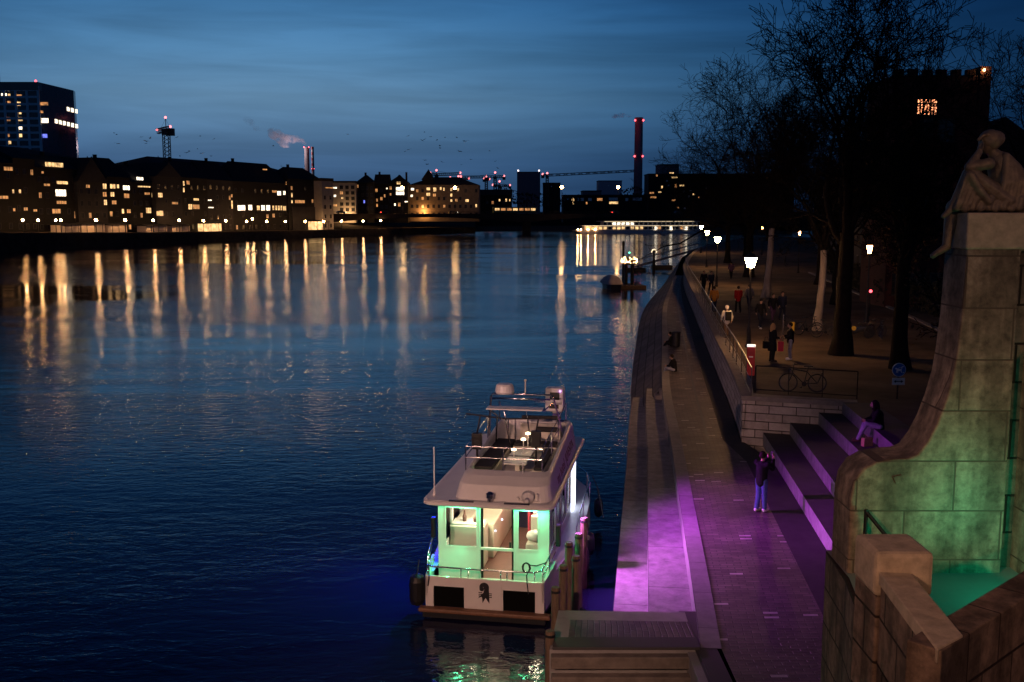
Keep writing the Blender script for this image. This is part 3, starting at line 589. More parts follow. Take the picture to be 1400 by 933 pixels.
# cranes
def lattice(mb, a, b_, w0, nseg, r=.12):
    a, b_ = Vector(a), Vector(b_); d = (b_ - a).normalized(); u = d.cross(Vector((0, 1, 0)))
    if u.length < .1: u = d.cross(Vector((0, 0, 1)))
    u.normalize(); v = d.cross(u)
    C = [(u * i + v * j) * w0 / 2 for i, j in ((1, 1), (1, -1), (-1, -1), (-1, 1))]
    for c in C: mb.tube([a + c, b_ + c], r, 4)
    for k in range(nseg):
        p, q = a.lerp(b_, k / nseg), a.lerp(b_, (k + 1) / nseg)
        for i in range(4): mb.tube([p + C[i], q + C[(i + 1) % 4]], r * .7, 3)
def crane(px, base, top, jibL, jibR, Y, label, w0=2.2, peak=None):
    p = at(px, base, Y); c = empty('tower_crane', p, 0, label, 'crane'); k = Y / F
    hh = at(px, top, Y).z - p.z
    mb = MB(); lattice(mb, (0, 0, -8), (0, 0, hh), w0, 14, .22 * Y / 500); mb.build('mast', M['crane'], c)
    L_, R_ = jibL[0] * k, jibR[0] * k; zl = hh + jibL[1] * k; zr = hh + jibR[1] * k
    mb = MB(); lattice(mb, (0, 0, hh), (L_, 0, zl), w0 * .8, 12, .16 * Y / 500); mb.build('jib', M['crane'], c)
    mb = MB(); lattice(mb, (0, 0, hh), (R_, 0, zr), w0 * .8, 5, .16 * Y / 500); mb.build('counter_jib', M['crane'], c)
    MB().box(R_ - 1.5, R_ + 1.5, -1, 1, zr - 3, zr).build('counterweight', M['crane'], c)
    pk = (peak or 5) * k
    MB().tube([(0, 0, hh), (0, 0, hh + pk)], .2 * Y / 500, 5).tube([(0, 0, hh + pk), (L_ * .7, 0, hh + (zl - hh) * .7)], .06 * Y / 500, 3).tube([(0, 0, hh + pk), (R_, 0, zr)], .06 * Y / 500, 3).build('apex', M['crane'], c)
    MB().box(-1.2, 1.2, -2.2, -1, hh - 2.5, hh).build('cab', M['crane'], c)
    for q in ((L_, 0, zl + .8), (0, 0, hh + pk + .5), (R_, 0, zr + .8)): MB().ball(q, .9 * Y / 900 + .15, sub=1).build('warning_light', M['crane_light'], c)
M['crane'] = mat('crane_steel', (0.06, 0.05, 0.05), 0.6, 0.2)
M['crane_light'] = emat('crane_light', (1.0, 0.22, 0.24), 3.2)
crane(229, 225, 177, (-12, -3), (6, 1), 430, 'stubby crane with red lights standing tall over the far left roofs', 2.4, 14)
crane(597, 262, 239, (32, 1.2), (-8, 1), 900, 'slim crane showing two red lights right of the turret', 2.6)
crane(677, 275, 242, (-46, -.5), (12, 0), 1000, 'crane with a long thin jib over the bridge roofs', 2.6)
crane(665, 275, 245, (4, -1), (-3, 0), 1050, 'short crane pointing towards the viewer behind the bridge', 2.6, 3)
crane(683, 275, 254, (-9, 0), (14, -.5), 1150, 'lower crane beside the long jib crane with small red lights', 2.6)
crane(748, 270, 240, (120, 6), (-6, .5), 950, 'crane with a very long level jib beside the square block', 2.2, 2)
crane(627, 262, 244, (14, -1), (-11, 0), 1080, 'distant crane low over the corner building roof', 2.4, 2)

# distant buildings beyond the bridge
def block(name, px0, px1, py0, py1, Y, label, m_='dark_wall', lits=(), dep=25, cat='building'):
    a, c = at(px0, py1, Y), at(px1, py1, Y); hh = at(px0, py0, Y).z - a.z
    r = empty(name, a, 0, label, cat)
    MB().box(0, c.x - a.x, 0, dep, -15, hh).build('wall', M[m_], r)
    MB().box(-.3, c.x - a.x + .3, -.3, dep + .3, hh, hh + .8).build('roof', M['roof'], r)
    for (px, py, wp, hp, kd) in lits:
        p = at(px, py, Y) - a; w2, h2 = wp * Y / F / 2, hp * Y / F / 2
        MB().box(p.x - w2, p.x + w2, -.15, .05, p.z - h2, p.z + h2).build('window', M[kd if kd in M else 'lit_' + kd], r)
    return r, a
M['far_grey'] = mat('far_grey_wall', (0.17, 0.165, 0.18), 0.9, 0.08)
M['far_pale'] = mat('far_pale_wall', (0.46, 0.43, 0.46), 0.9, 0.08)
block('office_block', 707, 738.5, 236, 275, 1100, 'plain square grey block with a light on each roof corner', 'far_grey', [(708.5, 233.5, 1.8, 1.8, 'white_light'), (737, 233.5, 1.8, 1.8, 'white_light')])
block('industrial_building', 743, 766, 251, 275, 1000, 'small dark block right of the square grey block', 'dark_wall', [(754, 255, 1.6, 1.6, 'white')])
block('silo_building', 818, 850, 248, 275, 1100, 'pale low block near the tall chimney', 'far_pale', [(832, 254, 1.5, 1.5, 'white')])
block('low_hall', 770, 885, 268, 291, 720, 'long low hall with a bright band of windows behind the bridge', 'dark_wall', [(775, 273, 8, 3.6, I_), (783, 273, 4, 4, W_), (789.5, 273, 4, 4, I_), (796, 273, 4.4, 4, I_), (806.5, 273, 5, 4, I_), (820, 273, 7, 3.4, O_), (838.5, 272.5, 12, 4, I_), (839, 277.5, 12, 3, W_), (857, 273, 4, 4, I_), (867, 272.5, 4, 3.4, I_), (873.5, 272.5, 8, 4, I_), (783.5, 278, 2, 3, W_), (802, 278, 2, 3, O_)])
block('plant_building', 797, 822, 262, 275, 800, 'dark flat annex below the pale low block', 'far_grey')
block('power_station', 886, 1085, 239, 291, 760, 'dark plant building with scattered lights behind the bare branches', 'dark_wall', [(918, 237, 6, 2, W_), (930, 236, 4, 2, I_), (922, 243, 8, 2, W_), (914, 254, 2, 2, I_), (924, 254.5, 2.5, 5, O_), (932, 254, 6, 2, W_), (886 + 5, 264, 6, 2, O_), (902, 263, 4, 1.5, W_), (921, 274, 5, 2, O_), (935, 262, 2, 2, I_), (944, 261, 2, 2, I_), (942, 269, 2, 2.4, I_), (948, 266, 2, 2, W_), (893, 270, 8, 2.4, O_), (912, 247.5, 2, 2, I_), (936, 285, 3, 2, I_), (927, 284, 2, 1.6, O_), (905, 256, 2, 3, W_), (898, 240, 2, 3, O_), (955, 270, 2, 2, O_), (966, 258, 2, 2, I_)])
block('tall_plant_building', 902, 928, 226, 240, 820, 'upper dark block of the plant seen through twigs', 'far_grey')
# dark treeline masses behind the bridge
M['shrub'] = mat('dark_foliage', (0.020, 0.022, 0.018), 0.95, 0.4)
def bush(px, py, wpx, hpx, Y, label, seed, leafm='shrub'):
    rr = random.Random(seed); p = at(px, py, Y); k = Y / F
    o = empty('distant_tree', p, 0, label, 'tree', None)
    MB().tube([(0, 0, -3), (0, 0, hpx * k * .5)], [.5, .25], 6).build('trunk', M['bark'], o)
    mb = MB()
    for i in range(260):
        a, b2, c2 = rr.gauss(0, .32), rr.gauss(0, .3), rr.random() ** .8
        q = Vector((a * wpx * k, b2 * wpx * k, (0.15 + .85 * c2 * (1 - .6 * abs(a))) * hpx * k)); s = k * rr.uniform(.8, 2.0)
        d1_, d2_ = Vector((rr.gauss(0, 1), rr.gauss(0, 1), rr.gauss(0, 1))).normalized() * s, Vector((rr.gauss(0, 1), rr.gauss(0, 1), rr.gauss(0, 1))).normalized() * s
        mb.face([q - d1_, q + d2_, q + d1_, q - d2_])
    mb.build('crown', M[leafm], o)
for i, (px, py, w_, h_, Y, lb) in enumerate([(690, 285, 30, 32, 640, 'dark tree beyond the bridge beside the cranes'), (720, 287, 34, 24, 640, 'dark tree beyond the bridge below the square block'), (755, 287, 34, 28, 640, 'dark tree beyond the bridge below the small dark block'), (780, 286, 26, 18, 700, 'low dark tree left of the lit hall'), (125, 232, 30, 17, 345, 'bare topped tree behind the grey gabled roof'), (800, 284, 26, 22, 900, 'dark tree in front of the pale low block'), (865, 285, 40, 30, 880, 'dark tree at the foot of the tall chimney'), (668, 286, 16, 22, 640, 'dark tree right of the corner building')]): bush(px, py, w_, h_, Y, lb, i)
# the moored passenger ship
sp = at(787, 318, 470); se = at(960, 316, 480); sd = se - sp
ship = empty('passenger_ship', (sp.x, sp.y, 0), math.atan2(sd.y, sd.x), 'long white river passenger ship glowing with lights before the bridge', 'ship'); SL = sd.length
M['shipw'] = mat('ship_white', (0.6, 0.58, 0.55), 0.5, 0.05)
MB().prism([(0, 0, 1.5), (2.5, 0, 0), (SL, 0, 0), (SL, 0, 1.3), (2, 0, 1.6)], (0, 9, 0)).build('hull', M['shipw'], ship)
MB().box(5, SL, .6, 8.4, 1.5, 3.6).build('lower_deck', M['shipw'], ship)
MB().box(14, SL - 2, .9, 8, 3.75, 5.6).build('upper_deck', M['shipw'], ship)
MB().box(4, SL, .4, 8.6, 3.6, 3.74).box(12, SL - 1, .5, 8.5, 5.6, 5.75).build('deck_slab', M['shipw'], ship)
M['deck_light'] = emat('deck_light_strip', (1.0, 0.74, 0.45), 1.8)
for k in range(24):
    x = 7 + k * (SL - 9) / 24
    MB().box(x, x + 1.5, .5, .62, 2.0, 3.2).build('window', M['lit_warm' if k < 13 and k % 4 else 'lit_orange' if k % 5 == 0 else 'pane'], ship)
    if k > 2: MB().box(x, x + 1.5, .8, .92, 4.1, 5.2).build('window', M['lit_white' if 4 < k < 10 else 'pane'], ship)
MB().box(4, SL - 2, .3, .38, 3.62, 3.72).build('light_strip', M['deck_light'], ship); MB().box(14, SL - 4, .4, .48, 5.62, 5.72).build('light_strip', M['deck_light'], ship)
for x in (1, 2.5, 6, 9.5): MB().ball((x, -.1, 2.0), .28, sub=1).build('deck_lamp', M['lamp_pink'], ship)
for x in (SL * .62, SL * .74, SL * .86): MB().box(x, x + 1.2, -.2, 0, 1.6, 3.2).build('lit_door', M['lit_white'], ship)
MB().tube([(10, 4, 3.7), (10, 4, 8)], .1, 5).build('mast', M['iron'], ship)
# gulls
rg = random.Random(3)
gull0 = None
for i in range(44):
    px = rg.choice([rg.uniform(370, 690), rg.uniform(540, 690), rg.uniform(140, 300)]); py = rg.uniform(178, 236) if px > 300 else rg.uniform(180, 215)
    s = rg.uniform(.6, 1.0); a = rg.uniform(-.5, .5)
    if gull0 is None:
        mb = MB()
        for sg in (-1, 1):
            mb.prism([(0, -.16, 0), (sg * .5, -.2, .22), (sg * 1.0, -.05, .10), (sg * .5, .02, .22), (0, .16, 0)], (0, 0, .03))
        mb.tube([(0, -.45, 0), (0, -.2, .02), (0, .15, .02), (0, .4, .05), (0, .52, .03)], [.02, .1, .12, .07, .015], 6)
        gull0 = o = mb.build('gull', M['black'])
    else: o = gull0.copy(); COL.objects.link(o)
    o.location = at(px, py, rg.uniform(260, 420)); o.scale = (s,) * 3; o.rotation_euler = (a * .4, a, rg.uniform(0, 6.28))
    tag(o, 'tiny dark gull flying in the dusk sky over the far roofs', 'gull', 'gulls over the river')
# ================================================================ near bank
ZQ, ZP = 1.5, 3.2
def resample(P, step=2.0):
    out = []
    for a, c in zip(P, P[1:]):
        a, c = Vector(a), Vector(c); k = max(1, int((c - a).length / step))
        out += [a.lerp(c, i / k) for i in range(k)]
    return out + [Vector(P[-1])]
def cat_(P, step=2.5):            # smooth curve through points
    P = [Vector(p) for p in P]; out = []
    Q = [P[0] * 2 - P[1]] + P + [P[-1] * 2 - P[-2]]
    for i in range(1, len(Q) - 2):
        k = max(1, int((Q[i + 1] - Q[i]).length / step))
        for j in range(k):
            t = j / k; a, b2, c, d = Q[i - 1], Q[i], Q[i + 1], Q[i + 2]
            out.append(.5 * ((2 * b2) + (c - a) * t + (2 * a - 5 * b2 + 4 * c - d) * t * t + (3 * b2 - a - 3 * c + d) * t ** 3))
    return out + [P[-1]]
def offset(P, d):                 # sideways copy, positive = towards the land (right)
    out = []
    for i, p in enumerate(P):
        t = P[min(i + 1, len(P) - 1)] - P[max(i - 1, 0)]; t.normalize(); out.append(p + Vector((t.y, -t.x, 0)) * d)
    return out
def zz_at(P, z): return [Vector((p.x, p.y, z)) for p in P]

edge = cat_([(3.62, 18.2, 0), (4.05, 21.5, 0), (4.73, 27.0, 0), (5.85, 36, 0), (7.18, 47, 0), (9.58, 63.1, 0), (13.4, 88, 0), (18.0, 113, 0), (22.4, 135.6, 0), (30, 168, 0), (40, 205, 0), (62, 270, 0)])
wall = cat_([(8.35, 35.5, 0), (9.5, 43, 0), (10.9, 53, 0), (14.6, 79, 0), (18.9, 109, 0), (22.6, 131, 0), (30.4, 168, 0), (40.4, 205, 0), (62.5, 270, 0)])
def y_interp(P, y):
    for a, c in zip(P, P[1:]):
        if a.y <= y <= c.y: return a.lerp(c, (y - a.y) / (c.y - a.y))
    return P[-1] if y > P[-1].y else P[0]

M['paving'] = brickmat('block_paving', (0.075, 0.062, 0.058), (0.13, 0.105, 0.098), (0.035, 0.03, 0.03), 0.33, 0.12, 0.012, 0.6, fleck=(0.40, 0.37, 0.36), noise=0.55, bump=1.0, nscale=0.9, swap=True)
M['kerb'] = brickmat('granite_edging', (0.19, 0.18, 0.18), (0.25, 0.24, 0.235), (0.06, 0.055, 0.055), 1.9, 6, 0.012, 0.75, noise=0.22, bump=0.3, nscale=4)
M['step'] = brickmat('concrete_steps', (0.20, 0.19, 0.19), (0.27, 0.26, 0.26), (0.05, 0.045, 0.045), 2.9, 6, 0.016, 0.7, noise=0.42, bump=0.45, nscale=3.2)
M['slabs'] = brickmat('revetment_slabs', (0.10, 0.085, 0.08), (0.17, 0.15, 0.145), (0.025, 0.02, 0.02), 1.4, 0.62, 0.035, 0.85, noise=0.4, bump=0.9, nscale=1.3)
M['blockwall'] = brickmat('limestone_blocks', (0.30, 0.265, 0.245), (0.44, 0.40, 0.375), (0.07, 0.06, 0.055), 0.95, 0.30, 0.018, 0.85, noise=0.28, bump=0.8, nscale=3)
M['dark_strip'] = mat('dark_strip_paving', (0.020, 0.018, 0.018), 0.85, 0.4, 2.0, bump=0.4)
M['asphalt'] = mat('promenade_gravel', (0.090, 0.066, 0.050), 0.9, 0.6, 0.35, bump=0.5, detail=9, spec=0.15)
M['road'] = mat('road_asphalt', (0.05, 0.048, 0.046), 0.85, 0.3, 1.5, bump=0.3, detail=8)
M['coping'] = mat('coping_stone', (0.22, 0.195, 0.18), 0.85, 0.25, 3, bump=0.4)

# lower quay
E0 = [p for p in edge if p.y <= 133]
k0 = zz_at(E0, ZQ); k1 = offset(k0, .40)
mb = MB(); mb.ribbon([p + Vector((0, 0, .02)) for p in k0], [p + Vector((0, 0, .02)) for p in k1]); mb.ribbon([p + Vector((0, 0, -.5)) for p in k0], [p + Vector((0, 0, .02)) for p in k0])
tag(mb.build('quay_kerb', M['kerb']), kind='structure')
inner = []
for p in k1:
    if p.y < 35.5:
        t = max(0, (p.y - 12) / 23.5); inner.append(Vector((6.6 + (9.06 - 6.6) * t, p.y, ZQ)))
    else:
        q = y_interp(wall, p.y); inner.append(Vector((max(q.x, p.x + .02), p.y, ZQ)))
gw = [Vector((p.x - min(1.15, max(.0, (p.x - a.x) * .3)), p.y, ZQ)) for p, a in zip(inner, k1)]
mb = MB(); pre = [Vector((3.9, 8, ZQ))]
mb.ribbon(pre + k1, [Vector((6.0, 8, ZQ))] + gw)
tag(mb.build('quay_pavement', M['paving']), kind='structure')
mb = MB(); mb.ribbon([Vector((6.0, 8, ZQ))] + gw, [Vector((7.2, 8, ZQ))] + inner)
tag(mb.build('quay_dark_strip_pavement', M['dark_strip']), kind='structure')  # darker paving strip along the foot of wall and steps
# inset drain line
dr = [a.lerp(c, .62) + Vector((0, 0, .004)) for a, c in zip(k1, gw) if 33 < a.y < 110]
mb = MB(); mb.ribbon(dr, offset(dr, .10)); tag(mb.build('quay_drain_path', M['black']), kind='structure')
# two long seat steps on the water side
SY = [p for p in edge if 18.0 <= p.y <= 50.5]
def stepwidth(p, a, b2): return a + (b2 - a) * (p.y - 20) / 30
A0 = [p for p in SY]
B1 = [q for q in [A0[i] + (offset(A0, -1)[i] - A0[i]) * stepwidth(A0[i], .98, .72) for i in range(len(A0))]]
B2 = [q for q in [A0[i] + (offset(A0, -1)[i] - A0[i]) * stepwidth(A0[i], 1.80, 1.42) for i in range(len(A0))]]
def longstep(P, Q, z, label):
    o = empty('quay_seat_step', (P[0].x, P[0].y, 0), 0, label, 'steps', 'long steps down to the water'); off = Vector((P[0].x, P[0].y, 0))
    P = [p - off for p in P]; Q = [q - off for q in Q]
    mb = MB(); mb.ribbon(zz_at(Q, z), zz_at(P, z)); mb.build('tread', M['step'], o)
    mb = MB(); mb.ribbon(zz_at(Q, -1), zz_at(Q, z)); mb.face([Vector((Q[-1].x, Q[-1].y, -1)), Vector((P[-1].x, P[-1].y, -1)), Vector((P[-1].x, P[-1].y, z)), Vector((Q[-1].x, Q[-1].y, z))]); mb.build('riser', M['step'], o)
longstep(A0, B1, 1.02, 'upper long concrete step below the quay edge beside the boat')
longstep(B1, B2, .55, 'lower long concrete step nearest the water, washed in magenta light')
# sloping stone revetment further along
S0 = [p for p in edge if p.y >= 47]
wat = [Vector(q) for q in [(5.55, 46.6, 0), (6.03, 52.1, 0), (8.47, 70.5, 0), (13.4, 103, 0), (21.3, 140, 0), (28, 172, 0), (39, 207, 0), (61, 272, 0)]]
wat = cat_(wat); S1 = []
for p in S0:
    q = y_interp(wat, p.y); S1.append(Vector((min(q.x, p.x - .8), p.y, -.25)))
top = [Vector((p.x, p.y, ZQ - .03)) if p.y < 131 else Vector((p.x, p.y, min(ZP, ZQ + (p.y - 131) * .1))) for p in S0]
mb = MB(); mb.ribbon(top, S1)
mb.face([top[0], S1[0], Vector((S1[0].x, S1[0].y, -1)), Vector((top[0].x, top[0].y, -1))])
tag(mb.build('sloping_revetment', M['slabs']), 'long sloping bank of stone slabs between quay kerb and water', 'embankment')
mb = MB()
for i in range(7):
    t = i / 7; p = top[0].lerp(S1[0], t); mb.box(p.x - .14, p.x + .08, p.y - .55, p.y - .02, p.z - 1.0, p.z - .02)
tag(mb.build('revetment_end_blocks', M['coping']), 'ragged stepped stone blocks at the near end of the sloping bank', 'stonework')

# promenade retaining wall and its return towards the steps
W0 = [p for p in wall]
R1 = Vector((12.05, 34.2, 0))
ret = [W0[0].lerp(R1, i / 4) for i in range(5)]
root = empty('promenade_wall', (W0[0].x, W0[0].y, 0), 0, 'long pale block wall holding up the promenade, turning a corner by the steps', 'wall'); off = Vector((W0[0].x, W0[0].y, 0))
mb = MB(); mb.ribbon([p - off for p in zz_at(W0, -.1)], [p - off for p in zz_at(offset(W0, .12), ZP - .12)]); mb.ribbon([p - off for p in zz_at(ret, -.1)], [p - off + Vector((.02, .1, 0)) for p in zz_at(ret, ZP - .12)])
for f in mb.bm.faces:
    for lp in f.loops: pass
mb.build('block_face', M['blockwall'], root)
mb = MB(); c0 = offset(W0, -.04); c1 = offset(W0, .55)
c0[0] = W0[0] + Vector((-.06, -.06, 0)); c1[0] = W0[0] + Vector((.5, .45, 0))
r0 = [p + Vector((0, -.06, 0)) for p in ret]; r1 = [p + Vector((.5 if i == 0 else .15, .45, 0)) for i, p in enumerate(ret)]
r0[0] = c0[0]; r1[0] = c1[0]
for (a, c) in ((c0, c1), (r0, r1)):
    mb.ribbon([p - off for p in zz_at(a, ZP + .03)], [p - off for p in zz_at(c, ZP + .03)]); mb.ribbon([p - off for p in zz_at(a, ZP - .13)], [p - off for p in zz_at(a, ZP + .03)]); mb.ribbon([p - off for p in zz_at(c, ZP - .13)], [p - off for p in zz_at(c, ZP + .03)])
    mb.ribbon([p - off for p in zz_at(a, ZP - .13)], [p - off for p in zz_at(c, ZP - .13)])
mb.build('coping', M['coping'], root)
# promenade ground
mb = MB(); inn = offset(W0, .3); far_ = [Vector((p.x + 150, p.y + 4, 0)) for p in inn]
mb.ribbon(zz_at([Vector((8.7, 35.9, 0))] + inn[1:], ZP), zz_at(far_, ZP))
mb.face([(8.7, 35.9, ZP), (12.0, 34.6, ZP), (11.3, 27.5, ZP), (10.9, 10, ZP), (180, 10, ZP), (inn[0].x + 150, inn[0].y + 4, ZP)])
tag(mb.build('promenade_pavement', M['asphalt']), kind='structure')
# the street behind the trees
mb = MB(); mb.ribbon([(19, 12, ZP + .006), (21.5, 40, ZP + .006), (26, 66, ZP + .006), (33, 110, ZP + .006)], [(26, 12, ZP + .006), (27.5, 40, ZP + .006), (31, 66, ZP + .006), (37, 110, ZP + .006)])
tag(mb.build('street', M['road']), kind='structure')
mb = MB(); kb = [(18.7, 12, ZP), (21.2, 40, ZP), (25.7, 66, ZP), (32.7, 110, ZP)]
mb.ribbon([Vector(p) + Vector((0, 0, .1)) for p in kb], [Vector(p) + Vector((.28, 0, .1)) for p in kb]); mb.ribbon(kb, [Vector(p) + Vector((0, 0, .1)) for p in kb])
tag(mb.build('street_kerb', M['kerb']), kind='structure')

# big seat steps between quay and promenade
def seatstep(a0, a1, b0, b1, z0, z1, label):
    o = empty('seat_step', (a0[0], a0[1], z0), 0, label, 'steps', 'broad seat steps up to the promenade'); f = Vector((a0[0], a0[1], z0))
    A, B_, C, D = (Vector((q[0], q[1], z1)) - f for q in (a0, a1, b1, b0))
    mb = MB(); mb.ribbon(resample([A, B_]), [p for p in resample([D, C])] if 0 else [D.lerp(C, i / (len(resample([A, B_])) - 1)) for i in range(len(resample([A, B_])))]); mb.build('tread', M['tread_shade'], o)
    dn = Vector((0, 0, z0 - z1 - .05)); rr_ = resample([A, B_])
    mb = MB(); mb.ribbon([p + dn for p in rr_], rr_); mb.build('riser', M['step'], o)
M['tread_shade'] = mat('shaded_tread', (0.05, 0.044, 0.046), 0.8, 0.25, 2.0, bump=0.3)  # shade on the treads put into their colour, darker than the risers
P1a, P1b = (9.06, 35.2), (6.55, 12.5)
P2a, P2b = (9.93, 34.9), (7.95, 18.5)
P3a, P3b = (10.85, 34.6), (9.3, 18.5)
P4a, P4b = (11.6, 34.4), (9.9, 18.5)
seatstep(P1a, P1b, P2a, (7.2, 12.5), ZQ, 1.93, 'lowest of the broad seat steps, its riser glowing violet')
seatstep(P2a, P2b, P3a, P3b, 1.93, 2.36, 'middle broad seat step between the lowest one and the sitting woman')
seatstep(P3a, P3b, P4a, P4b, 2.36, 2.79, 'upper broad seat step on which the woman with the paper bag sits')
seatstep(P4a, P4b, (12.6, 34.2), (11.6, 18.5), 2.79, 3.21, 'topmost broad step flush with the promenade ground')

M['stairstone'] = mat('brown_stair_stone', (0.17, 0.14, 0.115), .85, .4, 3, bump=.5, detail=9)
# landing platform by the boat with steps down to the water
pl = empty('landing_platform', (.8, 18.2, 0), 0, 'brick paved stone landing platform between the mooring posts and the quay', 'landing stage'); f = Vector((.8, 18.2, 0))
def Lp(x, y, z): return Vector((x, y, z)) - f
pts = [(0.98, 20.05), (3.62, 19.95), (3.55, 18.15), (0.72, 18.15)]
mb = MB(); mb.prism([Lp(x, y, -1) for x, y in pts], (0, 0, ZQ + 1)); mb.build('body', M['concrete'], pl)
mb = MB(); mb.ribbon([Lp(1.2, 19.55, ZQ + .006), Lp(3.6, 19.45, ZQ + .006)], [Lp(1.1, 18.6, ZQ + .006), Lp(3.6, 18.6, ZQ + .006)]); mb.build('brick_inlay', M['paving'], pl)
mb = MB(); mb.box(-.02, 2.8, -.08, .38, ZQ + .008, ZQ + .06); mb.build('front_edging', M['kerb'], pl)
for i in range(5):
    z1 = 1.45 - .30 * i; y1 = -.085 - .20 * i
    MB().box(-.06, 2.74, y1 - .20, y1, z1 - .24, z1).build('stair_tread', M['stairstone'], pl, bevel=.02)
MB().box(2.75, 3.13, -3.2, .0, -1, ZQ + .012).build('side_kerb', M['kerb'], pl)
mb = MB(); mb.prism([Lp(3.35, 18.1, -1), Lp(3.35, 18.1, ZQ - .02), Lp(3.35, 15.0, ZQ - .02), Lp(3.35, 15.0, -1)], (.2, 0, 0)); mb.build('cheek_wall', M['concrete'], pl)
mb = MB(); mb.face([(3.9, 8, ZQ - .003), (3.9, 20, ZQ - .003), (3.5, 20, ZQ - .003), (3.5, 8, ZQ - .003)]); tag(mb.build('quay_edge_pavement', M['kerb']), kind='structure')
# wooden mooring posts
post_xy = [(0.74, 18.45, 1.75), (0.93, 20.33, 1.9), (1.16, 21.66, 1.9), (1.37, 23.1, 1.95), (1.49, 22.3, 1.9), (1.66, 23.9, 1.9), (1.88, 25.2, 1.9)]
for i, (x, y, z) in enumerate(post_xy):
    o = empty('mooring_post', (x, y, 0), 0, ['thick mooring post closest to the viewer at the platform corner', 'mooring post just behind the platform corner, second from the viewer', 'mooring post third from the viewer, at the boat stern corner', 'tall mooring post rising beside the boat cabin corner', 'shorter mooring post tucked right of the tall one', 'violet lit mooring post along the boat side, second farthest', 'farthest mooring post along the boat side, lit violet'][i], 'post', 'wooden mooring posts beside the boat')
    MB().lathe([(.10, -1.2), (.095, z - .05), (.085, z)], n=12).build('shaft', M['wood'], o, smooth=False)
    MB().lathe([(.1, z - .12), (.104, z - .115), (.104, z - .07), (.1, z - .065)], n=12, cap=False).build('band', M['iron'], o)

# ---------------------------------------------------------------- bastion with pedestal
ST = dict(rough=.85, coord='Object', noise=.55, nscale=8)
M['ped'] = brickmat('pedestal_blocks', (0.27, 0.22, 0.16), (0.37, 0.31, 0.23), (0.12, 0.095, 0.07), 1.05, 0.55, 0.010, wallmap=(1, .9), bump=.6, streak=.5, bval=.7, **ST)
M['bast'] = brickmat('bastion_blocks', (0.15, 0.11, 0.085), (0.23, 0.175, 0.13), (0.03, 0.02, 0.015), 0.75, 0.42, 0.014, wallmap=(1, .9), bump=.9, streak=.5, bval=.7, **ST)
M['cap'] = mat('bastion_coping', (0.50, 0.44, 0.32), .85, .3, 7, bump=.7, detail=9)
M['terrace'] = mat('terrace_slab', (0.24, 0.24, 0.23), .7, .12, 1.5, bump=.15)
bs = empty('stone_bastion', (0, 0, 0), 0, 'sandstone bridgehead bastion with curved wing wall, parapet and green lit terrace', 'bastion')
FZ = 5.9
yF = 10.45                                     # front plane of pedestal wall
V0 = Vector((3.05, 6.76)); V1 = Vector((3.20, 8.30)); V2 = Vector((3.58, 10.3)); VR = Vector((6.9, 10.2))
# solid base of the terrace
base = [V0, V1, V2, (3.66, 11.2), (12, 11.2), (12, 10.25), VR]
MB().prism([(p[0], p[1], -1) for p in base], (0, 0, FZ + 1 - .01)).build('base', M['bast'], bs)
MB().face and None
mb = MB(); mb.face([(p[0] + .05 if i < 3 else p[0], p[1] + (.05 if i == 0 else 0), FZ) for i, p in enumerate(base)]); mb.build('terrace_floor', M['terrace'], bs)
# parapet: left run from corner block to the point, right run away
def wallrun(a, c, z0, z1, th, name, m_, side=1):
    a, c = Vector(a), Vector(c); d = (c - a).normalized(); nrm = Vector((-d.y, d.x)) * th * side
    P = [(a.x, a.y, z0), (c.x, c.y, z0), (c.x + nrm.x, c.y + nrm.y, z0), (a.x + nrm.x, a.y + nrm.y, z0)]
    return MB().prism(P, (0, 0, z1 - z0)).build(name, m_, bs, bevel=.012)
wallrun(V0 + Vector((.012, -.004)), VR, -1, 6.70, .26, 'parapet', M['bast'], 1)
# sloping coping on the left run
def coping_run(a, c, z0, z1, ov, wd, name):
    a, c = Vector(a), Vector(c); d = (c - a).normalized(); nn = Vector((-d.y, d.x))
    A = a - nn * ov; B_ = c - nn * ov
    mb = MB(); P = []
    for q in (a, c):
        P.append([(q - nn * ov).to_3d() + Vector((0, 0, z0)), (q - nn * ov).to_3d() + Vector((0, 0, z1 - .07)), (q - nn * (ov - .08)).to_3d() + Vector((0, 0, z1)), (q + nn * (wd - .02)).to_3d() + Vector((0, 0, z1 + .02)), (q + nn * wd).to_3d() + Vector((0, 0, z0))])
    mb.prism(P[0], P[1][0] - P[0][0]); return mb.build(name, M['cap'], bs, bevel=.01)
dl = (V0 - V1).normalized(); nl = Vector((-dl.y, dl.x)); dr2 = (VR - V0).normalized(); tip = V0 + dl * .01
if nl.x < 0: nl = -nl
k_ = .25 / max(.1, dr2.dot(nl)); Q4 = [V1 - nl * .02, tip - nl * .02, tip + dr2 * k_, V1 + nl * .25]
kw = .21 / max(.1, dr2.dot(nl)); MB().prism([(q.x, q.y, -1) for q in (V1, V0, V0 + dr2 * kw, V1 + nl * .21)], (0, 0, 7.6)).build('parapet', M['bast'], bs, bevel=.012)
MB().prism([(q.x, q.y, 6.60) for q in Q4], (0, 0, .115)).build('coping', M['cap'], bs, bevel=.012)
# corner block at the stair head
MB().box(V1.x - .05, V1.x + .46, 8.30, 8.86, 6.48, 6.88).build('corner_block', M['cap'], bs, bevel=.045)
MB().box(V1.x - .03, V1.x + .44, 8.31, 8.85, -1, 6.48).build('corner_pier', M['bast'], bs, bevel=.02)
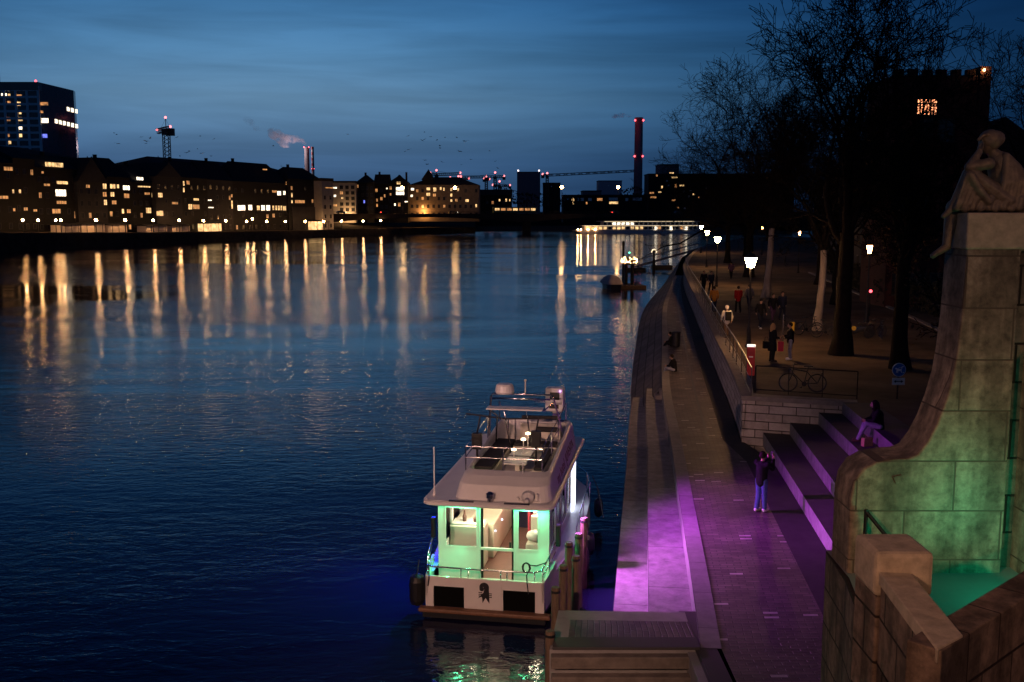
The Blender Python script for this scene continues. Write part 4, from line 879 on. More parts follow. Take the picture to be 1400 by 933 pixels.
# wing wall: rounded end, then sweeping up into the pedestal
pr = [(3.66, -1), (3.66, 6.72), (3.69, 6.92), (3.78, 7.06), (3.92, 7.14), (4.10, 7.17)]
pr += [(4.26, 7.18), (4.36, 7.22), (4.46, 7.36), (4.55, 7.55), (4.63, 7.80), (4.69, 8.05), (4.72, 8.3), (4.75, 8.7), (4.77, 9.55), (4.80, 9.80)]
R_edge = [(5.62, 9.80), (5.62, 9.45), (5.33, 9.4), (5.33, -1)]
MB().prism([(x, yF, z) for x, z in pr + R_edge], (0, .56, 0)).build('pedestal', M['ped'], bs, bevel=.02)
MB().box(4.74, 5.7, yF - .02, yF + .575, 9.42, 9.80).build('plinth', M['cap'], bs, bevel=.02)
MB().box(5.33, 5.52, yF + .18, yF + .5, -1, 9.40).build('recess', M['bast'], bs)
MB().box(5.52, 12, yF - .22, yF + .6, -1, 8.35).build('side_wall', M['ped'], bs, bevel=.01)
MB().prism([(4.14 + .0, yF - .004, 6.9), (4.24, yF - .004, 6.95), (4.2, yF - .004, 7.0), (4.1, yF - .004, 6.98)], (0, -.012, 0)).build('boss', M['ped'], bs)
# hand rail of the stair behind the corner block
mb = MB()
h0, h1 = Vector((3.80, 10.36, 6.62)), Vector((4.25, 10.1, 6.05))
for dz in (0, -.32, -.6): mb.tube([h0 + Vector((0, 0, dz)), h1 + Vector((0, 0, dz))], .022, 8)
mb.tube([h0 + Vector((0, 0, .02)), h0 + Vector((0, 0, -1.0))], .022, 8); mb.tube([h0.lerp(h1, .42) + Vector((0, 0, .0)), h0.lerp(h1, .42) + Vector((0, 0, -.8))], .022, 8)
tag(mb.build('stair_handrail', M['iron']), 'dark iron handrail fixed in front of the curved stone wing wall', 'handrail')
# floodlights for the stone
fl1 = empty('floodlight', (5.25, 9.55, FZ), 0, 'small green floodlight standing on the bastion terrace', 'floodlight')
MB().box(-.12, .12, -.08, .08, .0, .04).box(-.02, .02, -.02, .02, .04, .14).build('foot', M['iron'], fl1)
MB().box(-.12, .12, -.07, .07, .14, .34).build('housing', M['iron'], fl1, bevel=.01)
light('green_flood', 'POINT', (5.22, 9.5, FZ + .5), 17, (.02, 1.0, .52), .12)
light('green_flood', 'SPOT', (5.1, 9.3, FZ + .5), 20, (.02, 1.0, .45), .1, target=(4.3, 10.4, 6.9), spot=95, blend=.9)
# ================================================================ the boat
HB = R(9.8)
boat = empty('house_boat', (-0.66, 23.1, 0), -HB, 'white cabin boat moored at the landing, green lit stern and warm cabin', 'boat')
M['hullw'] = mat('topside_white', (0.72, 0.68, 0.64), 0.4, 0.06, 1.5)
M['navy'] = mat('navy_hull', (0.012, 0.014, 0.04), 0.35, 0.1)
M['ivory'] = mat('ivory_panel', (0.70, 0.66, 0.56), 0.5, 0.06)
M['teak'] = mat('teak_rub_rail', (0.18, 0.09, 0.05), 0.6, 0.25, 6)
M['floorw'] = mat('cabin_floor', (0.11, 0.055, 0.045), 0.5, 0.2, 3)
M['seatblk'] = mat('black_cushion', (0.02, 0.018, 0.02), 0.75, 0.2)
M['redwall'] = mat('raspberry_panel', (0.55, 0.05, 0.09), 0.6, 0.1)
M['glass'] = glassmat('clear_glass')
M['rope'] = mat('dark_rope', (0.03, 0.03, 0.035), .9, .3, 20)
M['purp'] = emat('violet_led', (0.62, 0.25, 1.0), 7.0)
M['bluepanel'] = emat('pale_blue_light_panel', (0.72, 0.80, 1.0), 2.6, .25, 2.0)
M['ledgreen'] = emat('green_led_strip', (0.04, 1.0, 0.38), 3.2)
M['ledwarm'] = emat('warm_led', (1.0, .74, .42), 5.0)
# hull
stn = [(0.0, 1.46, .95), (.5, 1.52, .95), (1.5, 1.66, .95), (3, 1.84, .95), (5, 1.92, .96), (7, 1.88, .98), (8.6, 1.60, 1.04), (9.8, .95, 1.12), (10.6, .12, 1.2)]
mb = MB(); prev = None
for (v, w_, zd) in stn:
    ring = [Vector((s * w_ * k, v + dv, z)) for s, k, z, dv in ((-1, 1, zd, 0), (-1, 1.015, .34, 0), (-1, .93, .05, 0), (-1, .5, -.45, 0), (1, .5, -.45, 0), (1, .93, .05, 0), (1, 1.015, .34, 0), (1, 1, zd, 0))]
    if prev:
        for i in range(7):
            mb.face([prev[i], prev[i + 1], ring[i + 1], ring[i]], mi=0 if i in (0, 6) else 1)
    else: mb.face(ring, mi=1)
    prev = ring
hull = mb.build('hull', [M['hullw'], M['navy']], boat)
mb = MB()
for a, c in zip(stn, stn[1:]):
    if a[0] < .5: continue
    if a[0] >= 7:
        mb.face([(-a[1], a[0], a[2] - .002), (a[1], a[0], a[2] - .002), (c[1], c[0], c[2] - .002), (-c[1], c[0], c[2] - .002)])
    else:
        for q in (-1, 1): mb.face([(q * min(1.40, a[1]), a[0], a[2] - .002), (q * a[1], a[0], a[2] - .002), (q * c[1], c[0], c[2] - .002), (q * 1.40, c[0], c[2] - .002)])
mb.build('side_deck', M['white'], boat)
MB().box(-1.42, 1.42, .08, 1.5, .50, .54).build('cockpit_floor', M['floorw'], boat)
# transom with dark recesses, centre door and emblem
tr_ = MB()
tr_.box(-1.46, 1.46, -.06, .0, .80, 1.04).box(-1.46, -1.26, -.06, 0, .28, .80).box(1.24, 1.46, -.06, 0, .28, .80).box(-.50, .46, -.06, 0, .28, .80)
transom = tr_.build('transom', M['hullw'], boat)
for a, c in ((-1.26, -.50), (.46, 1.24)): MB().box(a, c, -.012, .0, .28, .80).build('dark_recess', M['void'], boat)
MB().box(-.47, .43, -.078, -.062, .31, 1.03).build('transom_door', M['hullw'], boat, bevel=.006)
MB().box(-1.62, 1.62, -.22, .02, .17, .27).build('rub_rail', M['teak'], boat, bevel=.03)
MB().box(-1.5, 1.5, -.2, .02, .05, .17).build('swim_step', M['black'], boat)
# emblem: black crozier with a curled head, side ticks and three points
em = [(-.045, .36), (.0, .10), (.055, .34)]
def arc(cx, cz, r, a0, a1, k): return [(cx + r * cos(R(a0 + (a1 - a0) * i / k)), cz + r * sin(R(a0 + (a1 - a0) * i / k))) for i in range(k + 1)]
outl = [(-.17, -.16), (-.06, -.10), (-.035, -.13), (-.02, -.30), (.03, -.20), (.075, -.13), (.115, -.20), (.19, -.30), (.185, -.08), (.175, .10)]
outl += arc(.03, .20, .148, 0, 190, 14)
outl += arc(-.045, .145, .075, 200, 330, 6) + arc(-.03, .145, .05, 0, 150, 6) + [(-.05, .19), (-.02, .215), (.01, .20), (.03, .12), (.005, .03), (-.045, -.02)]
s_ = .80
emb = MB(); emb.prism([(-.02 + x * s_, -.079, .69 + z * s_) for x, z in outl], (0, -.006, 0))
for k in range(3):
    z = .03 - .055 * k
    emb.box(-.02 - .145 * s_, -.02 - .03 * s_, -.085, -.080, .69 + (z - .012) * s_, .69 + (z + .014) * s_)
    emb.box(-.02 + .17 * s_, -.02 + .265 * s_, -.085, -.080, .69 + (z - .035) * s_, .69 + (z - .01) * s_)
emb.build('emblem', M['black'], transom)
# bulwark sides of the cockpit
for s in (-1, 1):
    MB().prism([(s * 1.46, -.06, .54), (s * 1.46, -.06, 1.04), (s * 1.60, 1.15, 1.16), (s * 1.60, 1.15, .54)], (-s * .06, 0, 0)).build('bulwark', M['hullw'], boat)
# chrome rail round the stern
rl = MB(); pts_ = [(-1.56, 1.05, 1.62), (-1.50, .35, 1.45), (-1.44, .02, 1.28), (-1.30, -.02, 1.27), (0, -.03, 1.26), (1.20, -.02, 1.27), (1.38, .05, 1.30), (1.50, .5, 1.50), (1.58, 1.05, 1.68)]
rl.tube(pts_, .021, 8)
for (x, y, z) in ((-1.42, 0, 1.26), (-.58, -.03, 1.26), (-.40, -.03, 1.26), (.40, -.03, 1.26), (.55, -.03, 1.26), (1.22, -.01, 1.26), (1.40, .1, 1.3), (-1.5, .45, 1.46), (1.5, .55, 1.5)): rl.tube([(x, y, 1.0), (x, y, z)], .017, 6)
rl.tube([(-1.46, .1, 1.18), (-1.52, .6, 1.32), (-1.58, 1.05, 1.42)], .015, 6); rl.tube([(1.42, .12, 1.18), (1.52, .6, 1.32), (1.59, 1.05, 1.44)], .015, 6)
rl.build('stern_rail', M['chrome'], boat, smooth=True)
rp = MB(); P_ = []
for i in range(40): a = i * .62; P_.append((1.02 + .09 * cos(a) * (1 + .15 * sin(i)), -.02 + .02 * sin(i * 1.7), 1.38 + .12 * sin(a)))
rp.tube(P_ + [(1.03, -.03, 1.2), (1.05, -.08, 1.0), (1.08, -.075, .75)], .016, 5); rp.tube([(1.1, -.02, 1.45), (1.25, .1, 1.40), (1.45, .3, 1.42)], .014, 5)
rp.tube([(-1.38, -.03, 1.28), (-1.36, -.09, 1.0), (-1.39, -.09, .8)], .016, 5); rp.build('coiled_rope', M['rope'], boat)
# cabin shell
CV0, CV1, CW, CZ0, CZ1 = 1.10, 7.0, 1.42, .54, 2.70
rear = MB(); y0, y1 = CV0, CV0 + .07
WL, WR = (-1.24, -.40), (.62, 1.16); DZ = (1.42, 2.46)
rear.box(-1.42, -1.24, y0, y1, CZ0, CZ1).box(-.40, -.33, y0, y1, CZ0, CZ1).box(-1.24, -.40, y0, y1, CZ0, 1.42).box(-1.24, -.40, y0, y1, 2.46, CZ1)
rear.box(.52, .62, y0, y1, CZ0, CZ1).box(1.16, 1.42, y0, y1, CZ0, CZ1).box(.62, 1.16, y0, y1, CZ0, 1.42).box(.62, 1.16, y0, y1, 2.46, CZ1)
rear.box(-.33, .52, y0, y1, 2.56, CZ1).box(-.33, .52, y0, y1, 1.36, 1.42).box(-.33, .52, y0, y1, CZ0, .60)
rear.build('rear_bulkhead', M['white'], boat)
for i, (a, c) in enumerate((WL, WR)):
    fr = MB(); fr.box(a, a + .03, y0 - .02, y0, 1.42, 2.46).box(c - .03, c, y0 - .02, y0, 1.42, 2.46).box(a + .03, c - .03, y0 - .02, y0, 2.43, 2.46).box(a + .03, c - .03, y0 - .02, y0, 1.42, 1.45)
    wn = fr.build('rear_window', M['white'], boat)
    MB().box(a + .03, c - .03, y0 - .012, y0 - .006, 1.45, 2.43).build('pane', M['glass'], wn)
dr_ = MB().box(-.33, -.27, y0 + .075, y0 + .10, .6, 2.5).box(.46, .52, y0 + .075, y0 + .1, .6, 2.5).build('cabin_door', M['black'], boat)
MB().box(.40, .45, y0 + .05, y0 + .074, 1.44, 1.58).build('door_handle', M['iron'], dr_)
MB().box(-1.42, 1.42, CV0 - .012, CV0 - .002, 2.60, 2.66).build('green_strip', M['ledgreen'], boat)
# side walls with window openings
for s in (-1, 1):
    sd_ = MB(); x0, x1 = sorted((s * CW, s * (CW - .06)))
    sd_.box(x0, x1, CV0 + .07, CV1, CZ0, 1.32).box(x0, x1, CV0 + .07, CV1, 2.52, CZ1)
    wy = [(1.45, 2.35), (2.55, 3.5), (3.7, 4.65), (4.85, 5.75)]
    prev = CV0 + .07
    for a, c in wy: sd_.box(x0, x1, prev, a, 1.32, 2.52); prev = c
    sd_.box(x0, x1, prev, CV1, 1.32, 2.52); sd_.build('cabin_side', M['white'], boat)
    for a, c in wy:
        xo0, xo1 = sorted((s * (CW + .015), s * CW)); 
        wf = MB().box(xo0, xo1, a - .03, a, 1.29, 2.55).box(xo0, xo1, c, c + .03, 1.29, 2.55).box(xo0, xo1, a, c, 2.52, 2.55).box(xo0, xo1, a, c, 1.29, 1.32).build('side_window', M['chrome'], boat)
        xm0, xm1 = sorted((s * (CW - .02), s * (CW - .026))); MB().box(xm0, xm1, a, c, 1.32, 2.52).build('pane', M['glass'], wf)
MB().box(CW + .012, CW + .05, 5.95, 6.75, .98, 2.55).build('light_panel', M['bluepanel'], boat)
MB().box(-CW + .06, CW - .06, CV1 - .07, CV1, CZ0, CZ1).build('front_bulkhead', M['ivory'], boat)
MB().box(-CW + .06, CW - .06, CV0 + .1, CV1 - .07, CZ0 - .0, CZ0 + .02).build('cabin_floor', M['floorw'], boat)
# cabin fittings seen through the stern
gal = MB(); gal.box(-1.34, -.42, 2.0, 2.6, .56, 1.66).box(-1.34, -.30, 2.75, 6.2, .56, 1.50).box(-1.34, -.9, 2.75, 6.2, 1.50, 1.62); galley = gal.build('galley_unit', M['ivory'], boat, bevel=.03)
MB().box(-1.3, -.45, 2.05, 2.55, 1.662, 1.70).build('worktop', M['white'], galley)
MB().lathe([(.05, 0), (.06, .12), (.03, .2), (.02, .3)], (-1.0, 2.3, 1.70), 10).lathe([(.06, 0), (.07, .1)], (-.7, 2.3, 1.70), 10).box(-.62, -.5, 2.2, 2.3, 1.70, 1.86).build('kitchenware', M['floorw'], galley)
st_ = MB().box(.72, 1.34, 1.75, 2.6, .56, 1.36).box(.72, 1.34, 2.6, 2.75, .56, 1.85).build('settee', M['ivory'], boat, bevel=.04)
MB().lathe([(.0, 0), (.2, .03), (.24, .1), (.2, .2), (.05, .26)], (.92, 2.1, 1.36), 14).build('cushion', M['hullw'], st_, smooth=True)
MB().box(.60, .64, 2.9, 4.2, .56, 2.5).build('red_partition', M['redwall'], boat)
MB().box(.70, 1.34, 3.2, 4.6, .56, 1.75).build('cabinet', M['white'], boat, bevel=.02)
MB().box(1.0, 1.22, 1.85, 1.95, 1.38, 1.56).build('radio_set', M['black'], boat)
MB().box(.72, .98, 1.5, 1.6, 2.36, 2.44).build('screen', M['black'], boat)
MB().box(-.2, .5, 5.5, 5.6, .56, 2.1).build('helm_panel', M['navy'], boat)
for (x, y) in ((-.285, 2.9), (-.285, 3.9)): MB().ball((x, y, 1.28), .03, sub=1).build('courtesy_light', M['bluepanel'], boat)
# roof slab
def rrect(hx, ya, yb, r, z, k=5):
    P = []
    for (cx, cy_, a0) in ((hx - r, ya + r, -90), (hx - r, yb - r, 0), (-hx + r, yb - r, 90), (-hx + r, ya + r, 180)):
        for i in range(k + 1): a = R(a0 + 90 * i / k); P.append(Vector((cx + r * cos(a), cy_ + r * sin(a), z)))
    return P
def rings(mb, RR, cap0=True, cap1=True, mi=0):
    V = [[mb.bm.verts.new(p) for p in r] for r in RR]
    for A, B_ in zip(V, V[1:]):
        for i in range(len(A)): mb.bm.faces.new([A[i], A[(i + 1) % len(A)], B_[(i + 1) % len(A)], B_[i]]).material_index = mi
    if cap0: mb.bm.faces.new(V[0][::-1])
    if cap1: mb.bm.faces.new(V[-1])
    return mb
mb = MB(); rings(mb, [rrect(1.60, .28, 7.9, .28, 2.702), rrect(1.64, .24, 7.94, .3, 2.73), rrect(1.64, .24, 7.94, .3, 2.79), rrect(1.58, .32, 7.88, .26, 2.83)]); mb.build('roof', M['white'], boat)
for x0 in (-.95, .42): MB().box(x0, x0 + .62, .30, .38, 2.815, 2.845).build('roof_strip', M['navy'], boat)
# flybridge coaming
mb = MB()
rings(mb, [rrect(1.22, .50, 6.5, .35, 2.83), rrect(1.14, .72, 6.42, .34, 3.16), rrect(1.10, 1.1, 6.36, .30, 3.30), rrect(1.05, 1.42, 6.32, .26, 3.36), rrect(.98, 1.5, 6.25, .22, 3.33), rrect(.94, 1.55, 6.2, .2, 2.90)], cap0=False)
bmesh.ops.translate(mb.bm, verts=mb.bm.verts, vec=(.32, 0, 0))
for v in mb.bm.verts:                                   # the sides climb towards the bow
    if v.co.z > 3.0: v.co.z += max(0, v.co.y - 2.0) * .075
mb.build('flybridge_coaming', M['white'], boat, smooth=False, bevel=.02)
tx = bpy.data.curves.new('boat_name', 'FONT'); tx.body = 'my hotel  JUVENTA'; tx.size = .36; tx.extrude = .003; tx.materials.append(M['teak']); tx.space_character = 1.15
to = bpy.data.objects.new('name_lettering', tx); COL.objects.link(to); to.parent = boat
ax = Vector((0.0, 1, .062)).normalized(); nrm_ = Vector((.97, 0, .22)).normalized(); nrm_ = (nrm_ - ax * nrm_.dot(ax)).normalized(); up_ = nrm_.cross(ax)
tmat_ = Matrix.Translation((1.54, 2.0, 2.90)) @ Matrix((ax, up_, nrm_)).transposed().to_4x4()
# roof fittings
MB().tube([(-1.42, .75, 2.82), (-1.42, .75, 4.05)], .018, 6).lathe([(.05, 0), (.03, .08)], (-1.42, .75, 2.82), 10).build('whip_aerial', M['white'], boat)
MB().lathe([(.07, 0), (.07, .08), (.1, .1), (.1, .2), (.03, .25)], (.05, .42, 2.83), 14).build('stern_light', M['chrome'], boat, smooth=False)
mb = MB(); Mx = Matrix.Rotation(R(75), 3, 'X')
mb.lathe([(.16, 0), (.15, .12), (.06, .2), (.05, .3)], (.98, .55, 2.98), 16, M=Matrix.Rotation(R(100), 3, 'X')).box(.8, 1.25, .5, .62, 2.83, 2.87).tube([(1.2, .55, 2.85), (1.2, .55, 3.05)], .03, 6).tube([(.76, .55, 2.85), (.72, .5, 2.95)], .03, 6); mb.build('horn', M['white'], boat, smooth=False)
MB().tube([(.72, 1.3, 3.3), (.72, 1.3, 3.62)], .012, 6).build('short_aerial', M['white'], boat)
# railing of the sun deck
rr2 = MB(); A = (-.78, 1.5, 3.34); B_ = (1.22, 1.5, 3.34); H2 = .58
for (x, y, dz) in ((-.78, 1.5, 0), (.18, 1.5, 0), (1.18, 1.5, 0), (-.78, 3.0, .08), (1.22, 3.0, .08), (-.78, 4.4, .18), (1.22, 4.4, .18), (1.22, 6.2, .3), (.95, 6.3, .3), (-.78, 6.2, .3)):
    if y > 5: MB().tube([(x, y, 3.3 + dz), (x, y, 3.34 + dz + H2)], .018, 6).build('helm_rail_post', M['chrome'], boat); continue
    rr2.tube([(x, y, 3.3 + dz), (x, y, 3.34 + dz + H2)], .018, 6)
for hz in (.30, .58): rr2.tube([(-.78, 4.4, 3.52 + hz), (-.78, 1.5, 3.34 + hz), (1.18, 1.5, 3.34 + hz), (1.22, 4.4, 3.52 + hz)], .016, 6)
rr2.build('sundeck_rail', M['chrome'], boat)
MB().tube([(1.22, 4.4, 4.1), (1.22, 6.2, 4.22), (.3, 6.3, 4.2)], .016, 6).build('helm_rail', M['chrome'], boat)
# benches and table on the sun deck
def bench(x0, x1, a, c, label=None):
    MB().box(x0, x1, a, c, 2.9, 3.22).build('bench', M['ivory'], boat, bevel=.01)
    MB().box(x0 + .02, x1 - .02, a + .02, c, 3.222, 3.31).build('bench_cushion', M['seatblk'], boat, bevel=.03)
bench(-.70, -.14, 1.9, 4.3); bench(.86, 1.14, 2.0, 4.2); bench(-.10, 1.14, 4.6, 5.1)
MB().box(-.70, -.14, 4.35, 5.2, 2.9, 3.3).build('locker', M['seatblk'], boat)
tb = MB().box(.08, .66, 2.1, 3.8, 3.33, 3.37).build('deck_table', M['white'], boat)
MB().box(.30, .42, 2.6, 2.9, 2.9, 3.33).box(.30, .42, 3.2, 3.5, 2.9, 3.33).build('table_leg', M['ivory'], tb)
MB().box(.08, .66, 2.85, 2.93, 3.371, 3.377).build('table_runner', M['seatblk'], tb)
for (x, y, hh) in ((.28, 2.55, .30), (.42, 3.25, .42), (.52, 3.4, .55)):
    lo = empty('table_lamp', (boat.location.x + x * cos(HB) + y * sin(HB), boat.location.y - x * sin(HB) + y * cos(HB), 3.371), -HB, {.30: 'short glowing table lamp on the near half of the boat deck table', .42: 'middle glowing table lamp on the boat deck table', .55: 'tallest glowing table lamp at the far end of the boat deck table'}[hh], 'lamp', 'table lamps on the boat deck')
    MB().lathe([(.06, 0), (.06, .015), (.012, .02), (.012, hh - .05)], n=12).build('stand', M['white'], lo)
    MB().lathe([(.07, hh - .06), (.065, hh - .02), (.03, hh)], n=12).build('shade', M['ledwarm'], lo)
    light('table_lamp_bulb', 'POINT', (lo.location.x, lo.location.y, 3.371 + hh - .09), .9, (1, .75, .42), .03)
# speakers on poles, helm, arch, radome
for (x, y, z0, z1, top) in ((-.70, 2.5, 3.62, 4.05, 4.45), (.80, 3.0, 3.62, 4.05, 4.40)):
    MB().tube([(x, y, 3.0), (x, y, z0)], .03, 8).build('speaker_pole', M['black'], boat)
    MB().tube([(x, y, z1), (x + .02, y + .1, z1 + .15), (x + .05, y + .2, top)], .022, 6).build('speaker_bracket', M['black'], boat)
    MB().box(x - .13, x + .13, y - .09, y + .09, z0, z1).build('speaker', M['black'], boat, bevel=.02)
MB().tube([(-1.12, 3.1, 4.43), (.0, 2.9, 4.37), (1.0, 2.9, 4.41)], .022, 6).build('folded_sunshade', M['seatblk'], boat)
ar = MB()
ar.tube([(-.76, 4.55, 3.45), (-.74, 4.45, 4.0), (-.66, 4.25, 4.70), (-.60, 4.2, 4.80), (1.04, 4.2, 4.80), (1.10, 4.25, 4.70), (1.24, 4.55, 4.0), (1.30, 4.7, 3.50)], .028, 8)
ar.tube([(-.55, 4.4, 3.4), (-.45, 4.1, 4.2), (-.62, 3.55, 4.5), (.95, 3.55, 4.5), (1.1, 4.2, 4.6)], .024, 8)
ar.tube([(-.60, 4.05, 4.70), (1.04, 4.05, 4.70)], .026, 8).tube([(-.15, 4.5, 3.2), (-.28, 4.1, 4.45)], .022, 6).tube([(.4, 4.6, 3.4), (.35, 4.1, 4.5)], .022, 6)
ar.build('radar_arch', M['chrome'], boat, smooth=True)
MB().box(-.62, .9, 3.35, 3.75, 4.51, 4.545).build('arch_panel', M['white'], boat)
MB().lathe([(.24, 0), (.27, .05), (.24, .22), (.20, .26), (.05, .27)], (-.26, 4.2, 4.82), 20).build('radome', M['white'], boat, smooth=False)
MB().tube([(.32, 4.2, 4.8), (.32, 4.2, 5.18)], .02, 6).ball((.32, 4.2, 5.2), .04, sub=1).build('masthead_aerial', M['ivory'], boat)
hc = MB().box(.66, 1.2, 5.75, 6.1, 4.02, 4.72).box(.85, 1.0, 5.9, 6.0, 3.3, 4.02).build('helm_console', M['white'], boat, bevel=.04)
MB().box(.80, 1.08, 5.735, 5.75, 4.38, 4.60).build('instrument_window', M['black'], hc)
MB().box(.78, 1.06, 5.735, 5.75, 4.12, 4.24).build('instrument_window', M['black'], hc)
MB().ball((1.1, 5.73, 4.64), .022, sub=1).build('pilot_light', M['purp'], hc)
MB().box(.0, 1.16, 5.3, 5.42, 3.3, 3.75).build('seat_back_panel', M['ivory'], boat)
MB().box(.05, 1.2, 5.2, 5.3, 3.9, 4.0).box(.5, 1.14, 5.1, 5.28, 3.55, 3.68).build('helm_seat', M['seatblk'], boat, bevel=.03)
MB().tube([(-.1, 5.0, 3.2), (-.1, 5.0, 3.95), (-.3, 5.0, 3.95), (-.3, 5.0, 3.4)], .018, 6).build('grab_rail', M['chrome'], boat)
MB().box(1.56, 1.68, 1.25, 1.4, 1.5, 2.05).build('side_speaker', M['black'], boat, bevel=.02)
MB().box(-1.64, -1.54, 1.2, 1.35, 1.55, 2.1).build('side_speaker', M['black'], boat, bevel=.02)
gr_ = MB()
for y in (3.4, 5.2, 7.2, 8.4): 
    wx = 1.86 if y < 7.5 else 1.66; gr_.tube([(wx, y, .95), (wx, y, 1.55 if y > 4 else 1.35)], .018, 6)
gr_.tube([(1.86, 3.4, 1.35), (1.86, 5.2, 1.55), (1.85, 7.2, 1.55), (1.66, 8.4, 1.55), (.9, 9.8, 1.65)], .018, 6); gr_.tube([(-1.86, 3.4, 1.35), (-1.86, 5.2, 1.55), (-1.85, 7.2, 1.55), (-1.66, 8.4, 1.55), (-.9, 9.8, 1.65)], .018, 6)
gr_.build('deck_rail', M['chrome'], boat)
for y in (1.6, 2.8, 4.0, 5.2): MB().box(CW + .005, CW + .02, y, y + .7, 2.60, 2.63).build('violet_strip', M['purp'], boat)
# fenders hang on the hull: things of their own
def b2w(u, v, z): return Vector((boat.location.x + u * cos(HB) + v * sin(HB), boat.location.y - u * sin(HB) + v * cos(HB), z))
M['fender'] = mat('blue_black_fender', (0.015, 0.018, 0.05), .35, .2)
for (u, v, z, h_, r_, m_, lb) in ((-1.72, .15, .18, .82, .20, 'black', 'big black fender hanging at the port stern quarter'), (1.90, 1.8, .1, .75, .17, 'fender', 'dark blue fender between the mooring posts nearest the stern'), (2.05, 3.3, .1, .75, .17, 'fender', 'dark blue fender half way along the boat side'), (2.1, 4.4, .2, .70, .17, 'fender', 'dark blue fender third along the boat side'), (2.08, 7.9, .25, .62, .14, 'fender', 'blue fender hanging below the bow rail')):
    o = empty('boat_fender', b2w(u, v, z), -HB, lb, 'fender', 'fenders along the boat')
    MB().lathe([(.04, 0), (r_ * .8, .06), (r_, .18), (r_, h_ - .18), (r_ * .8, h_ - .06), (.04, h_)], n=14).build('bumper', M[m_], o, smooth=False)
    MB().tube([(0, 0, h_), (-.05 * (1 if u > 0 else -1), 0, h_ + .35)], .014, 5).build('line', M['rope'], o)
o = MB().tube([b2w(1.85, 8.2, 1.5), b2w(2.1, 7.6, 1.2), b2w(2.25, 6.9, .95), b2w(2.35, 6.4, .7)], .015, 5).build('mooring_line', M['rope']); tag(o, 'thin dark mooring line slanting from the bow rail', 'rope')
# lights of the boat
def bl(name, kind, u, v, z, p, col, size=.05, target=None, spot=100): return light(name, kind, b2w(u, v, z), p, col, size, target=b2w(*target) if target else None, spot=spot)
bl('cabin_lamp', 'POINT', -.55, 2.0, 2.45, 115, (1, .80, .50), .08); bl('cabin_lamp', 'POINT', .9, 2.6, 2.45, 75, (1, .80, .52), .08); bl('cabin_lamp', 'POINT', 0, 4.8, 2.45, 90, (1, .70, .45), .08)
bl('cockpit_green', 'POINT', -.75, .82, 2.56, 52, (.10, 1, .40), .05); bl('cockpit_green', 'POINT', .95, .82, 2.56, 52, (.10, 1, .40), .05)
bl('cockpit_green', 'POINT', -1.0, .35, 1.10, 12, (.10, 1, .40), .04); bl('cockpit_green', 'POINT', 1.15, .35, 1.10, 12, (.10, 1, .40), .04)
for v in (2.2, 4.2, 6.4): bl('side_violet', 'POINT', 1.60, v, 2.3, 3.2, (.45, .28, 1.0), .05)
bl('port_blue', 'SPOT', -1.62, 2.4, 2.5, 620, (.01, .03, 1.0), .12, target=(-6.5, -1.0, 0), spot=130); bl('port_blue', 'SPOT', -1.62, 5.4, 2.5, 330, (.01, .04, 1.0), .12, target=(-6.5, 5, 0), spot=130)
bl('sundeck_led', 'POINT', -.42, 1.75, 3.02, .5, (.7, 1, .35), .04); bl('sundeck_led', 'POINT', .75, 1.8, 3.02, .4, (.7, 1, .35), .04)
# magenta floodlight on the boat side washes the quay
light('magenta_flood', 'SPOT', b2w(1.62, 2.3, 2.45), 1700, (.78, .15, .95), .06, target=(4.0, 23.5, 1.0), spot=120, blend=1.0)
light('magenta_flood', 'SPOT', b2w(1.25, 4.2, 4.75), 2600, (.62, .04, .95), .08, target=(7.0, 27.0, 1.5), spot=80, blend=1.0)

# ================================================================ street lamps on the near bridge (behind the viewpoint), with added spots
def bridge_lamp(x, y, z, p, lb):
    o = empty('street_lamp', (x, y, 8.2), 0, lb, 'street lamp', 'lamps on the near bridge')
    MB().tube([(0, 0, 0), (0, 0, z - 8.2 - .3)], [.09, .05], 8).build('pole', M['iron'], o)
    MB().ball((0, 0, z - 8.2), .25, sub=1).build('globe', M['lamp_glow'], o)
    light('bridge_lamp_bulb', 'POINT', (x, y, z - .5), p, (1, .62, .36), .25)
mb = MB(); mb.prism([(-60, -16, 7.0), (60, -16, 7.0), (60, -.6, 7.0), (-60, -.6, 7.0)], (0, 0, 1.2)); tag(mb.build('bridge_road', M['road']), kind='structure')
bridge_lamp(-6.5, -2.5, 13.0, 300, 'street lamp on the near bridge upstream of the viewpoint, over the water')
bridge_lamp(8.5, -3.5, 13.0, 150, 'street lamp on the near bridge by the stone bastion')

light('added_beam', 'SPOT', (-6.2, -2.2, 12.6), 11500, (1, .54, .38), .25, target=(.2, 25, 1.0), spot=34, blend=1.0)  # added spot, cone kept to the boat and off the bastion
light('added_beam', 'SPOT', (-24, -3, 12.7), 23000, (1, .53, .46), .25, target=(9.5, 56, 1.5), spot=30, blend=1.0)  # added spot far to the left, brightens wall and slope

bpy.context.view_layer.update()
lm = bpy.data.meshes.new_from_object(to.evaluated_get(bpy.context.evaluated_depsgraph_get())); bpy.data.objects.remove(to)
lm.materials.clear(); lm.materials.append(M['teak']); to = bpy.data.objects.new('name_lettering', lm); COL.objects.link(to); to.parent = boat; to.matrix_local = tmat_

light('added_beam', 'SPOT', (8.2, -3.2, 12.7), 760, (1, .42, .20), .25, target=(4.4, 10.4, 8.2), spot=38, blend=.8)  # added spot that brightens the pedestal but not the plaza
light('added_beam', 'SPOT', (-6.2, -2.2, 12.7), 2300, (1, .45, .26), .25, target=(3.4, 9.2, 6.2), spot=26, blend=.9)  # added spot from the left for the outer bastion faces
light('magenta_flood', 'SPOT', b2w(1.3, 4.5, 4.75), 1500, (.66, .05, .92), .08, target=(6.8, 22.5, 1.5), spot=70, blend=1.0)
